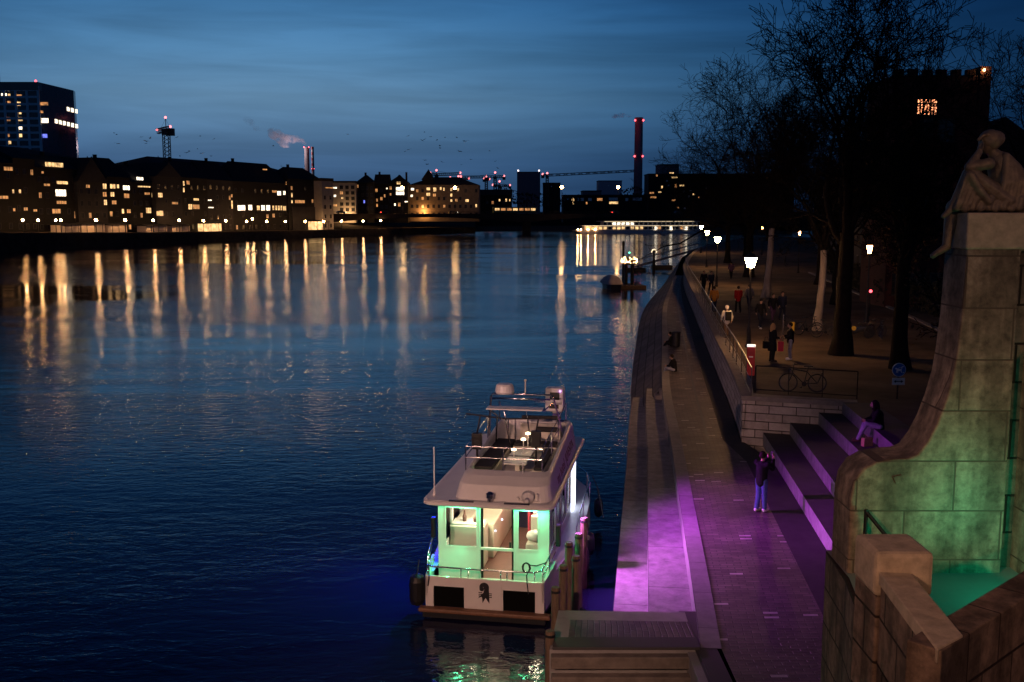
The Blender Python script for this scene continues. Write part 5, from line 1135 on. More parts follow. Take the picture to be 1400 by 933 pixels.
# ================================================================ trees
class TM:
    def __init__(s): s.v = []; s.f = []
    def tube(s, pts, rs, n):
        base = len(s.v); prev = None
        for i, p in enumerate(pts):
            t = pts[min(i + 1, len(pts) - 1)] - pts[max(i - 1, 0)]; t.normalize()
            a = t.cross(Vector((.31, .2, .93)) if prev is None else prev.cross(t))
            if a.length < 1e-3: a = t.cross(Vector((1, 0, 0)))
            a.normalize(); prev = a; b2 = t.cross(a)
            for k in range(n): s.v.append(p + (a * cos(2 * pi * k / n) + b2 * sin(2 * pi * k / n)) * rs[i])
        for i in range(len(pts) - 1):
            for k in range(n):
                k2 = (k + 1) % n; s.f.append((base + i * n + k, base + i * n + k2, base + (i + 1) * n + k2, base + (i + 1) * n + k))
    def build(s, name, m, parent):
        me = bpy.data.meshes.new(name); me.from_pydata([tuple(v) for v in s.v], [], s.f); me.materials.append(m)
        for p in me.polygons: p.use_smooth = True
        o = bpy.data.objects.new(name, me); COL.objects.link(o); o.parent = parent; return o
def bare_tree(base, height, seed, label, r0=.35, fork=.28, spread=.75, bark='bark', lean=(0, 0), levels=6, extra=None, leaves=0, pale_to=None):
    rr = random.Random(seed); o = empty('bare_tree', base, 0, label, 'tree', None)
    T, C = TM(), TM(); H = height
    def wob(d, k): return (d + Vector((rr.gauss(0, k), rr.gauss(0, k), rr.gauss(0, k * .7)))).normalized()
    def grow(tm, p, d, L_, r, lev):
        n = 4 if lev < 4 else 3; pts = [p]; rs = [r]; q = p; dd = d
        for i in range(n):
            dd = wob(dd, .16 + .02 * lev); dd = (dd + Vector((0, 0, .07 if lev < 4 else .03))).normalized()
            q = q + dd * L_ / n; pts.append(q); rs.append(max(.015, r * (1 - .40 * (i + 1) / n)))
        tm.tube(pts, rs, 7 if lev < 2 else 4 if lev < 4 else 3)
        if lev >= levels: return
        def side(k_): 
            a = rr.uniform(0, 2 * pi); e1 = dd.cross(Vector((0, 0, 1))); e1 = e1.normalized() if e1.length > .05 else Vector((1, 0, 0)); e2 = dd.cross(e1)
            return (dd * k_[0] + (e1 * cos(a) + e2 * sin(a)) * k_[1]).normalized()
        for k in range(2 if rr.random() < .62 else 3):
            s_ = spread * rr.uniform(.5, 1.1) * (.6 if k == 0 else 1.1)
            grow(C, q, side((1, s_)), L_ * rr.uniform(.62, .84), rs[-1] * (.9 if k == 0 else .7), lev + 1)
        for i in range(1, len(pts) - 1):               # side shoots
            if rr.random() < (.74 if lev > 1 else .62):
                grow(C, pts[i], side((.6, rr.uniform(.6, 1.0))), L_ * rr.uniform(.40, .65), rs[i] * .5, max(lev + 2, 2))
    th = H * fork; pts = []; rs = []
    for i in range(8):
        t = i / 7; pts.append(Vector((lean[0] * t + rr.gauss(0, .03), lean[1] * t + rr.gauss(0, .03), th * t - (.15 if i == 0 else 0))))
        rs.append(r0 * (1.55 if i == 0 else 1.12 if i == 1 else 1.0 - .22 * t))
    T.tube(pts, rs, 12)
    nmain = 5; L0 = (H - th) * .255
    for k in range(nmain):
        a = 2 * pi * k / nmain + rr.uniform(-.4, .4); s_ = spread * (.15 if k == 0 else rr.uniform(.5, .95))
        grow(C, pts[-1] - Vector((0, 0, rr.uniform(0, .15) * th)), Vector((cos(a) * s_, sin(a) * s_, 1)).normalized(), L0 * rr.uniform(.85, 1.15), r0 * (.6 if k == 0 else .48), 0)
    if extra:
        for e in extra:
            P = [Vector(q) - Vector(base) for q in e]; C.tube(P, [.10 * (1 - .75 * i / (len(P) - 1)) for i in range(len(P))], 5)
            for i in range(1, len(P)): 
                for _ in range(3): grow(C, P[i], Vector((rr.gauss(-.3, .6), rr.gauss(0, .5), rr.gauss(.1, .4))).normalized(), .9, .018, levels - 1)
    T.build('trunk', M[bark], o); C.build('crown', M['bark'], o)
    if leaves:
        V, Fc = [], []; rr2 = random.Random(seed + 50)
        for _ in range(leaves):
            q = C.v[rr2.randrange(len(C.v) // 3, len(C.v))] + Vector((rr2.gauss(0, .12), rr2.gauss(0, .12), rr2.gauss(0, .12))); b_ = len(V); s_ = rr2.uniform(.04, .09)
            e1 = Vector((rr2.gauss(0, 1), rr2.gauss(0, 1), rr2.gauss(0, 1))).normalized() * s_; e2 = Vector((rr2.gauss(0, 1), rr2.gauss(0, 1), rr2.gauss(0, 1))).normalized() * s_
            V += [q - e1, q + e2, q + e1, q - e2]; Fc.append((b_, b_ + 1, b_ + 2, b_ + 3))
        me = bpy.data.meshes.new('dry_leaves'); me.from_pydata([tuple(v) for v in V], [], Fc); me.materials.append(M['leaf']); q = bpy.data.objects.new('dry_leaves', me); COL.objects.link(q); q.parent = o
    return o
M['leaf'] = mat('withered_leaf', (0.11, 0.065, 0.025), .9, .4, 3)
bare_tree((15.44, 46.2, ZP), 19.0, 11, 'big dark tree whose broad trunk stands right of the talking pair', .40, .30, .62, levels=6)
bare_tree((16.5, 42.0, ZP), 11.5, 23, 'dark tree with a plain thick trunk nearest the dog sign', .34, .42, .55, levels=6)
bare_tree((19.9, 77.9, ZP), 20.0, 5, 'tree with a pale lamplit trunk behind the man in red', .27, .27, .85, 'palebark', lean=(.35, 0), levels=6, extra=[[at(1030, 300, 77), at(985, 308, 78), at(955, 318, 79), at(930, 333, 80), at(908, 337, 80), at(893, 345, 80), at(878, 353, 80)]])
bare_tree((17.24, 55.87, ZP), 15.0, 31, 'tree with a leaning pale trunk beside the parked bicycle', .22, .30, .75, 'palebark', lean=(.35, .2), levels=6)
bare_tree((24.5, 103, ZP), 23.5, 8, 'wide bare tree overhanging the embankment farther along the wall', .45, .22, 1.25, levels=6)
bare_tree((28.5, 132, ZP), 22.0, 13, 'smaller bare tree before the tall chimney', .36, .2, 1.25, levels=6)
bare_tree((28.5, 92, ZP), 18.0, 17, 'tall bare tree behind the pale trunked pair', .40, .25, .8, levels=6)
bare_tree((36.5, 96, ZP), 23.0, 29, 'bare tree rising behind the battlemented house', .40, .3, .7, levels=6)
bare_tree((31.3, 58, ZP), 19.5, 37, 'bare tree at the right of the battlemented house', .35, .25, .7, levels=6)
bare_tree((25.4, 64, ZP), 8.5, 41, 'small tree with withered leaves beside the orange street lantern', .14, .25, .7, levels=5, leaves=900)
bare_tree((14.6, 31.5, ZP), 6.0, 43, 'small leafy tree glowing amber behind the stone pedestal', .10, .35, .55, levels=4, leaves=900)

bare_tree((35.5, 152, ZP), 15.0, 51, 'bare tree at the promenade bend by the farthest lantern', .32, .2, .95, levels=6)
bare_tree((45, 190, ZP), 17.0, 52, 'dark bare tree beyond the promenade bend', .34, .15, .95, levels=6)
bare_tree((60, 235, ZP), 19.0, 53, 'last bare tree on the near bank before the plant', .36, .15, .95, levels=6)
bare_tree((23.5, 72, ZP), 13.0, 54, 'bare tree between the pale trunk and the battlemented house', .34, .25, .8, levels=6)

# ================================================================ houses of the near bank
def nb_grid(h, fl, cols): h.grid(fl, cols, litp=0)
def nb(px, lab, A, B, eave, ridge, kind='side', wm='dark_wall', lits=(), fl=4, cols=5, hip=0, depth=11):
    h = House('town_house', px, px, 0, lab, 'house', wallm=wm, base=ZP, A=A, B=B); h.walls(eave - ZP, depth); h.roof(ridge - ZP, kind=kind, hip=hip); h.chimney(h.len * .3, ridge - ZP + 1.2)
    h.lit(lits); nb_grid(h, fl, cols); return h
M['nb_wall'] = mat('near_bank_plaster', (0.040, 0.034, 0.030), .9, .3, .5)
nb(0, 'dark riverside house directly left of the battlemented house', (32.5, 90, ZP), (29.3, 72.5, ZP), 12.0, 16.5, wm='nb_wall', fl=3)
nb(0, 'dark riverside house second beyond the battlemented one', (36.5, 109, ZP), (32.6, 90.3, ZP), 12.5, 17.5, wm='nb_wall', fl=3, lits=[(1150, 268, 2.5, 2.5, O_)])
nb(0, 'dark riverside house third beyond the battlemented one', (42, 132, ZP), (36.6, 109.3, ZP), 12.5, 17.0, wm='nb_wall', fl=3)
nb(0, 'dark riverside house fourth beyond the battlemented one, far down the promenade', (50, 162, ZP), (42.1, 132.3, ZP), 13, 18.5, wm='nb_wall', fl=3)
nb(0, 'most distant dark riverside house behind the bare trees', (62, 205, ZP), (50.1, 162.3, ZP), 13, 19, wm='nb_wall', fl=3, cols=8)
nb(0, 'dark riverside building down by the plant lights', (95, 300, ZP), (63, 208, ZP), 14, 20, wm='nb_wall', fl=3, cols=14, lits=[(1013, 285, 2, 2, O_)])
M['redstone'] = mat('dark_red_sandstone', (0.06, 0.018, 0.014), .9, .3, .6)
h = House('battlemented_house', 1214, 1330, 0, 'reddish battlemented town house with one three light window glowing', 'building', wallm='redstone', Y0=70, base=ZP)
ht = h.h(103); h.walls(ht, 5)
mb = MB(); nM = 6
for i in range(nM): mb.box(h.len * i / nM, h.len * (i + .6) / nM, -.05, .4, ht, ht + .38)
mb.build('battlement', M['redstone'], h.root)
MB().box(-.02, .45, -.1, .5, -2, h.h(97)).build('corner_turret', M['redstone'], h.root)
MB().box(h.len - .1, h.len + .65, -.1, 2, -2, h.h(91)).build('stair_turret', M['redstone'], h.root)
MB().ball((h.len + .1, -.2, h.h(96.5)), .09, sub=1).build('roof_lamp', M['lamp_glow'], h.root)
M['lit_redroom'] = emat('lit_window_reddish', (1.0, .33, .14), 3.2, .6, 2.5)
h.taken = []
x, z = h.loc(1267, 147.5); k = h.loc(1268, 147.5)[0] - x
for i, (dx, w_) in enumerate(((-9.5, 7), (0, 8), (9.5, 7))):
    h.win(x + dx * k, z - 2.5 * k, w_ * k, 14 * k, 'lit_redroom', bars=1); h.win(x + dx * k, z + 8.5 * k, w_ * k, 4.5 * k, 'lit_redroom', bars=0)
h.grid(3, 4, p=.8, litp=0)
MB().tube([(h.len * .55, 3, ht), (h.len * .55, 3, ht + 1.6)], .05, 5).build('roof_aerial', M['iron'], h.root)
nb(0, 'dark house far right behind the bronze figure, mostly hidden by trees', (33.6, 69.0, ZP), (45, 62, ZP), 11, 14.5, wm='nb_wall', fl=3)

# hedge like dark undergrowth before the houses
M['hedge'] = mat('hedge_leaf', (0.022, 0.024, 0.016), .95, .4, 2)
for i, (A, B) in enumerate((((26.5, 70), (33, 100)), ((33.5, 103), (44, 140)), ((28, 52), (27, 68)))):
    rr = random.Random(i); A, B = Vector(A), Vector(B); V, Fc = [], []
    for _ in range(2600):
        t = rr.random(); q = A.lerp(B, t); q = Vector((q.x + rr.gauss(0, .35), q.y + rr.gauss(0, .35), ZP + 1.9 * rr.random() ** .7 + .15 * sin(t * 40))); e1 = Vector((rr.gauss(0, 1), rr.gauss(0, 1), rr.gauss(0, 1))).normalized() * .13; e2 = Vector((rr.gauss(0, 1), rr.gauss(0, 1), rr.gauss(0, 1))).normalized() * .13
        b_ = len(V); V += [q - e1, q + e2, q + e1, q - e2]; Fc.append((b_, b_ + 1, b_ + 2, b_ + 3))
    me = bpy.data.meshes.new('garden_hedge'); me.from_pydata([tuple(v) for v in V], [], Fc); me.materials.append(M['hedge']); o = bpy.data.objects.new('garden_hedge', me); COL.objects.link(o)
    tag(o, ['dark hedge before the houses left of the battlemented one', 'dark hedge farther down the promenade before the last houses', 'dark hedge beside the street near the orange lantern'][i], 'hedge')

# ================================================================ promenade furniture
M['lantern'] = emat('lantern_glass', (1.0, .50, .19), 240)
M['lantern_far'] = emat('lantern_glass_orange', (1.0, .46, .16), 40)
def lantern_lamp(x, y, z, label, group='lantern lamps along the promenade', m='lantern', hgt=4.25, sc=1.25):
    o = empty('street_lantern', (x, y, z), 0, label, 'street lamp', group)
    MB().lathe([(.17, 0), (.17, .12), (.12, .2), (.10, .9), (.07, 1.0), (.05, 1.1), (.045, hgt - .42), (.07, hgt - .38), (.03, hgt - .3)], n=12).build('post', M['iron'], o)
    MB().lathe([(.13 * sc, hgt - .30), (.24 * sc, hgt + .16)], n=6).build('lantern_glass', M[m], o)
    MB().lathe([(.28 * sc, hgt + .165), (.26 * sc, hgt + .2), (.12 * sc, hgt + .36), (.05, hgt + .40), (.05, hgt + .46), (.01, hgt + .54)], n=6).build('lantern_roof', M['iron'], o)
    return o
lantern_lamp(11.68, 48.78, ZP, 'brightest promenade lantern, on the tall post beside the talking pair')
lantern_lamp(18.4, 89.5, ZP, 'second promenade lantern beyond the walkers by the fence')
lantern_lamp(23.6, 121, ZP, 'third promenade lantern, just left of the second one')
lantern_lamp(31.2, 165, ZP, 'farthest promenade lantern, a small point near the fence end')
lantern_lamp(21.3, 59.5, ZP, 'orange lantern by the street under the withered tree', m='lantern_far', hgt=4.5, sc=.75)
lantern_lamp(31.6, 110, ZP, 'lantern deep behind the pale trunks, before the second dark house', m='lantern_far', hgt=4.4, sc=.6)
lantern_lamp(30.4, 118, ZP, 'lantern paired closely beside the one deep behind the pale trunks', m='lantern_far', hgt=4.6, sc=.55)
lantern_lamp(39.5, 158, ZP, 'lantern low in the distance beyond the pale trunk at the path bend', m='lantern_far', sc=.6)
# guard rail on the wall
M['rail'] = mat('galvanised_rail', (0.16, 0.15, 0.14), .4, .2, 5, metal=.7)
gw_ = offset([p for p in W0 if p.y < 128], .30); gr = empty('promenade_railing', (gw_[0].x, gw_[0].y, ZP), 0, 'long metal railing along the top of the promenade wall', 'railing'); f = Vector((gw_[0].x, gw_[0].y, ZP))
up = lambda P, z: [Vector((p.x, p.y, ZP + z)) - f for p in P]
MB().tube(up(gw_, 1.05), .028, 6).build('top_rail', M['rail'], gr); MB().tube(up(gw_, .12), .02, 5).build('bottom_rail', M['rail'], gr)
MB().tube(up(gw_, .55), .016, 5).build('middle_rail', M['rail'], gr)
for i, p in enumerate(gw_):
    q = up([p], 0)[0]; MB().tube([q, q + Vector((0, 0, 1.05))], .024, 5).build('rail_post', M['rail'], gr)
g2_ = empty('promenade_railing', (9.0, 36.3, ZP), 0, 'thin dark railing along the return wall before the parked bicycle', 'railing')
e = Vector((12.3, 34.95, ZP)) - Vector((9.0, 36.3, ZP))
MB().tube([(0, 0, 1.0), e + Vector((0, 0, 1.0))], .018, 5).tube([(0, 0, .12), e + Vector((0, 0, .12))], .016, 5).build('rail', M['iron'], g2_)
for i in range(4): MB().tube([e * (i / 3), e * (i / 3) + Vector((0, 0, 1.0))], .02, 5).build('rail_post', M['iron'], g2_)
# red post with white lit top
M['redpaint'] = mat('red_paint', (0.50, 0.025, 0.03), .4, .12, 3)
M['whitecap'] = emat('lit_white_cap', (1, .92, .86), 1.1)
p = onz(1026, 513, ZP); rb = empty('red_box', p, -.25, 'upright red box with a white top standing against the railing', 'rescue box')
MB().box(-.16, .16, -.16, .16, 0, 1.18).build('housing', M['redpaint'], rb, bevel=.02); MB().box(-.17, .17, -.17, .17, 1.18, 1.25).build('top_cap', M['whitecap'], rb, bevel=.01)
MB().box(-.08, .08, -.168, -.16, .75, .80).build('label_plate', M['white'], rb)
# dog sign
sg = empty('dog_sign', (13.75, 35.0, ZP), 0, 'round blue dog on lead sign above a white plate with a double arrow', 'sign')
M['signblue'] = mat('sign_blue', (0.02, 0.13, 0.42), .35, .05); M['signwhite'] = mat('sign_white', (0.78, 0.76, 0.72), .4, .03)
MB().tube([(0, 0, 0), (0, 0, 1.32)], .03, 8).build('pole', M['iron'], sg)
Mr = Matrix.Rotation(R(90), 3, 'X')
MB().lathe([(.245, 0), (.245, .02)], (0, -.04, 1.06), 32, M=Mr).build('rim', M['signwhite'], sg); dsk = MB().lathe([(.225, 0), (.225, .004)], (0, -.062, 1.06), 32, M=Mr).build('blue_disc', M['signblue'], sg)
dog = [(-.15, .06), (-.12, .085), (-.085, .08), (-.06, .05), (.06, .045), (.10, .075), (.115, .07), (.085, .02), (.085, -.03), (.11, -.075), (.085, -.09), (.055, -.03), (-.03, -.03), (-.035, -.10), (-.06, -.10), (-.065, -.03), (-.09, -.10), (-.11, -.10), (-.095, -.02), (-.10, .03), (-.14, .035)]
mb = MB(); mb.prism([(x, -.067, 1.05 + z) for x, z in dog], (0, -.003, 0)).prism([(.03, -.067, 1.14), (.13, -.067, 1.20), (.17, -.067, 1.19), (.14, -.067, 1.16), (.07, -.067, 1.13)], (0, -.003, 0)).tube([(-.07, -.068, 1.10), (.03, -.068, 1.15)], .006, 4).prism([(.13, -.067, .97), (.17, -.067, .99), (.16, -.067, .95), (.13, -.067, .94)], (0, -.003, 0)); mb.build('dog_symbol', M['signwhite'], dsk)
pt = MB().box(-.225, .225, -.062, -.05, .52, .77).build('arrow_plate', M['signwhite'], sg)
ar_ = [(-.17, .645), (-.09, .70), (-.09, .662), (.09, .662), (.09, .70), (.17, .645), (.09, .59), (.09, .628), (-.09, .628), (-.09, .59)]
MB().prism([(x, -.064, z) for x, z in ar_], (0, -.003, 0)).build('double_arrow', M['black'], pt)
# red signal in the street
p = onz(1188, 432, ZP); o = empty('signal_post', p, 0, 'short dark post with a glowing red light by the street', 'signal'); MB().tube([(0, 0, 0), (0, 0, 1.6)], .05, 8).build('post', M['iron'], o); MB().box(-.15, .15, -.08, .1, 1.35, 1.8).build('housing', M['black'], o, bevel=.02); MB().ball((0, -.12, 1.6), .10, sub=2).build('red_lens', M['red_light'], o)
# yellow notice with stair rails
p = onz(1082, 462, ZP); o = empty('stair_rail', p, .2, 'slanting pale handrails with a small yellow notice by the dark trunk', 'handrail')
M['yellow'] = mat('yellow_notice', (0.62, 0.42, 0.04), .5, .1)
MB().tube([(-.5, 0, 1.25), (.05, 0, .95)], .016, 6).tube([(-.5, 0, .75), (.05, 0, .45)], .016, 6).tube([(-.5, 0, 0), (-.5, 0, 1.25)], .014, 6).tube([(.05, 0, 0), (.05, 0, .95)], .014, 6).build('rails', M['chrome'], o)
MB().box(-.12, .12, -.06, -.03, .35, .85).build('notice', M['yellow'], o, bevel=.005)
# litter bin on the quay
p = onz(924, 474, ZQ); o = empty('litter_bin', p, 0, 'dark round litter bin on the quay near the sitting pair', 'bin'); MB().lathe([(.22, 0), (.26, .05), (.28, .85), (.30, .87), (.30, .92), (.24, .94)], n=16).build('drum', M['iron'], o); MB().lathe([(.16, 0), (.16, .02)], (0, 0, .942), 14).build('opening', M['black'], o)

# bicycles
def ring(mb, c, r, t, n=28, ax='y', k=5):
    P = [Vector((c[0] + r * cos(2 * pi * i / n), c[1], c[2] + r * sin(2 * pi * i / n))) for i in range(n + 1)]
    return mb.tube(P, t, k, cap=False)
def make_bike(frame_m, label, name='parked_bicycle', group='bicycles parked on the promenade'):
    o = empty(name, (0, 0, 0), 0, label, 'bicycle', group)
    for x in (-.52, .52):
        w_ = MB(); ring(w_, (x, 0, .34), .33, .018); w_ = w_.build('wheel', M['black'], o)
        mb = MB(); ring(mb, (x, 0, .34), .305, .008); mb.tube([(x, -.05, .34), (x, .05, .34)], .025, 8); mb.build('rim', M['chrome'], w_)
        mb = MB()
        for k in range(14): a = 2 * pi * k / 14; mb.tube([(x, .02 * (-1) ** k, .34), (x + .305 * cos(a), 0, .34 + .305 * sin(a))], .002, 3, cap=False)
        mb.build('spokes', M['chrome'], w_)
    mb = MB(); S, Hd, Bb = (-.18, 0, .86), (.36, 0, .84), (-.05, 0, .30)
    for a, b_ in ((Bb, (-.16, 0, .82)), (Bb, (.38, 0, .72)), ((-.15, 0, .76), Hd), ((-.52, .04, .34), (-.15, .03, .74)), ((-.52, -.04, .34), (-.15, -.03, .74)), ((-.52, .04, .34), Bb), ((-.52, -.04, .34), Bb), ((.38, 0, .72), (.34, 0, .92))): mb.tube([a, b_], .017, 6)
    mb.tube([(.37, .04, .72), (.44, .05, .5), (.52, .05, .34)], .013, 6).tube([(.37, -.04, .72), (.44, -.05, .5), (.52, -.05, .34)], .013, 6); mb.build('frame', frame_m, o)
    MB().tube([(.34, 0, .9), (.33, 0, 1.0)], .014, 6).tube([(.22, -.30, 1.02), (.33, -.22, 1.03), (.35, 0, 1.0), (.33, .22, 1.03), (.22, .30, 1.02)], .014, 6).build('handlebar', M['iron'], o)
    MB().tube([(-.17, 0, .8), (-.19, 0, .93)], .014, 6).prism([(-.34, -.09, .93), (-.34, .09, .93), (-.12, .035, .94), (-.02, .02, .93), (-.02, -.02, .93), (-.12, -.035, .94)], (0, 0, .05)).build('saddle', M['black'], o)
    MB().lathe([(.09, -.01), (.09, .01)], (-.05, .05, .30), 12, M=Mr).tube([(-.05, .06, .30), (.06, .08, .18)], .01, 5).tube([(-.05, -.06, .3), (-.16, -.08, .42)], .01, 5).box(.03, .12, .07, .15, .16, .19).box(-.2, -.11, -.15, -.07, .41, .44).build('crank', M['iron'], o)
    MB().box(-.72, -.30, -.07, .07, .72, .735).tube([(-.7, .06, .72), (-.54, .05, .36)], .008, 4).tube([(-.7, -.06, .72), (-.54, -.05, .36)], .008, 4).build('luggage_rack', M['iron'], o)
    MB().ball((.44, 0, .80), .035, sub=1).build('front_lamp', M['chrome'], o); return o
bk = make_bike(M['iron'], 'dark bicycle leaning at the thin railing above the block wall'); p = onz(1097, 536, ZP); bk.location = p; bk.rotation_euler = (0.08, 0, R(170))
for (px, py, a, lb) in ((1104, 458, 10, 'bicycle propped behind the leaning pale trunk'), (1196, 462, 30, 'bicycle in the cluster right of the broad dark trunk, beside the scooter'), (1204, 463, 75, 'bicycle at the outer end of the cluster beside the scooter'), (1130, 462, -15, 'bicycle between the leaning pale trunk and the broad dark trunk'), (1283, 545, 70, 'bicycle half hidden by the stone pedestal, with a green bag')):
    c = copy_tree(bk); c.location = onz(px, py, ZP); c.rotation_euler = (.05, 0, R(a)); c['label'] = lb
M['greenbag'] = mat('green_bag', (0.05, 0.35, 0.08), .7, .2)
q = onz(1283, 545, ZP); o = MB().box(-.2, .2, -.14, .14, 0, .3).build('pannier_bag', M['greenbag'], bevel=.05); o.location = q + Vector((-.1, -.3, .76)); tag(o, 'bright green bag on the bicycle by the stone pedestal', 'bag')
# scooter
sc_ = empty('scooter', onz(1172, 462, ZP), R(165), 'motor scooter with a pale fairing and yellow round plate by the dark trunk', 'scooter')
for x in (-.6, .62): MB().lathe([(.12, -.06), (.25, -.05), (.27, 0), (.25, .05), (.12, .06)], (x, 0, .27), 20, M=Mr).build('wheel', M['black'], sc_)
M['fairing'] = mat('pale_fairing', (0.55, 0.47, 0.40), .3, .05)
MB().prism([(-.75, -.16, .45), (-.2, -.18, .35), (.2, -.16, .22), (.36, -.16, .3), (.48, -.14, .9), (.40, -.14, .95), (.22, -.16, .4), (-.15, -.18, .62), (-.8, -.14, .70)], (0, .33, 0)).build('body', M['carpaint'], sc_, bevel=.04)
MB().prism([(.45, -.2, .45), (.60, -.14, .6), (.50, -.12, 1.0), (.42, -.2, .98)], (0, .36, 0)).build('front_fairing', M['fairing'], sc_, bevel=.05)
MB().box(-.72, -.02, -.14, .14, .70, .80).build('seat', M['black'], sc_, bevel=.04); MB().tube([(.40, -.33, 1.06), (.44, 0, 1.02), (.40, .33, 1.06)], .02, 6).tube([(.44, 0, .95), (.62, 0, .3)], .03, 6).build('handlebar', M['iron'], sc_)
MB().lathe([(.12, 0), (.12, .02)], (.2, .19, .52), 16, M=Mr).build('round_plate', M['yellow'], sc_)

# ================================================================ people
M['skin'] = mat('skin', (0.42, 0.25, 0.18), .55, .08, 8); 
CL = {}
def cloth(name, col, rough=.85):
    if name not in CL: CL[name] = mat('cloth_' + name, col, rough, .18, 14, bump=.25, spec=.12)
    return CL[name]
for nme, c in (('black', (.012, .012, .014)), ('navy', (.02, .025, .05)), ('jeans', (.07, .10, .26)), ('palejeans', (.30, .31, .36)), ('grey', (.16, .15, .15)), ('mustard', (.40, .17, .03)), ('red', (.30, .015, .015)), ('white', (.72, .68, .62)), ('brown', (.10, .06, .04)), ('plum', (.08, .04, .09)), ('shoe_white', (.70, .68, .66)), ('shoe_dark', (.03, .028, .027)), ('hair_dark', (.02, .014, .01)), ('hair_blond', (.45, .27, .11)), ('hair_brown', (.08, .045, .025)), ('pinkbag', (.55, .05, .08)), ('paper', (.48, .30, .16))): cloth(nme, c)
def remesh(o, v, sm=True):
    md = o.modifiers.new('remesh', 'REMESH'); md.mode = 'VOXEL'; md.voxel_size = v; md.use_smooth_shade = True
    if sm:
        s2 = o.modifiers.new('smooth', 'SMOOTH'); s2.factor = .5; s2.iterations = 3
    return o
def limb(mb, P, rs, n=10):
    for i, (p, r) in enumerate(zip(P, rs)): mb.ball(p, r, sub=2)
    for i in range(len(P) - 1): mb.tube([P[i], P[i + 1]], [rs[i], rs[i + 1]], n)
def hand(mb, wr, d, side, s=1.0):
    d = Vector(d).normalized(); sd = Vector((side, 0, 0)); sd = (sd - d * sd.dot(d)); sd = sd.normalized() if sd.length > .05 else Vector((0, 1, 0)); nn = d.cross(sd)
    c = wr + d * .05 * s; mb.ball(c, .042 * s, sc=(1, 1, 1), sub=1); mb.tube([wr, wr + d * .09 * s], [.028 * s, .034 * s], 8)
    for k, L_ in enumerate((.065, .078, .072, .055)):
        b0 = wr + d * .085 * s + nn * (k - 1.5) * .021 * s; b1 = b0 + d * L_ * .55 * s + sd * -.006 * s; b2 = b1 + (d * .8 - sd * .5).normalized() * L_ * .5 * s; mb.tube([b0, b1, b2], [.0105 * s, .0098 * s, .0085 * s], 6)
    t0 = wr + d * .03 * s + nn * -.034 * s; mb.tube([t0, t0 + (d * .7 - nn * .6).normalized() * .04 * s, t0 + (d - nn * .25).normalized() * .08 * s], [.013 * s, .012 * s, .010 * s], 6)
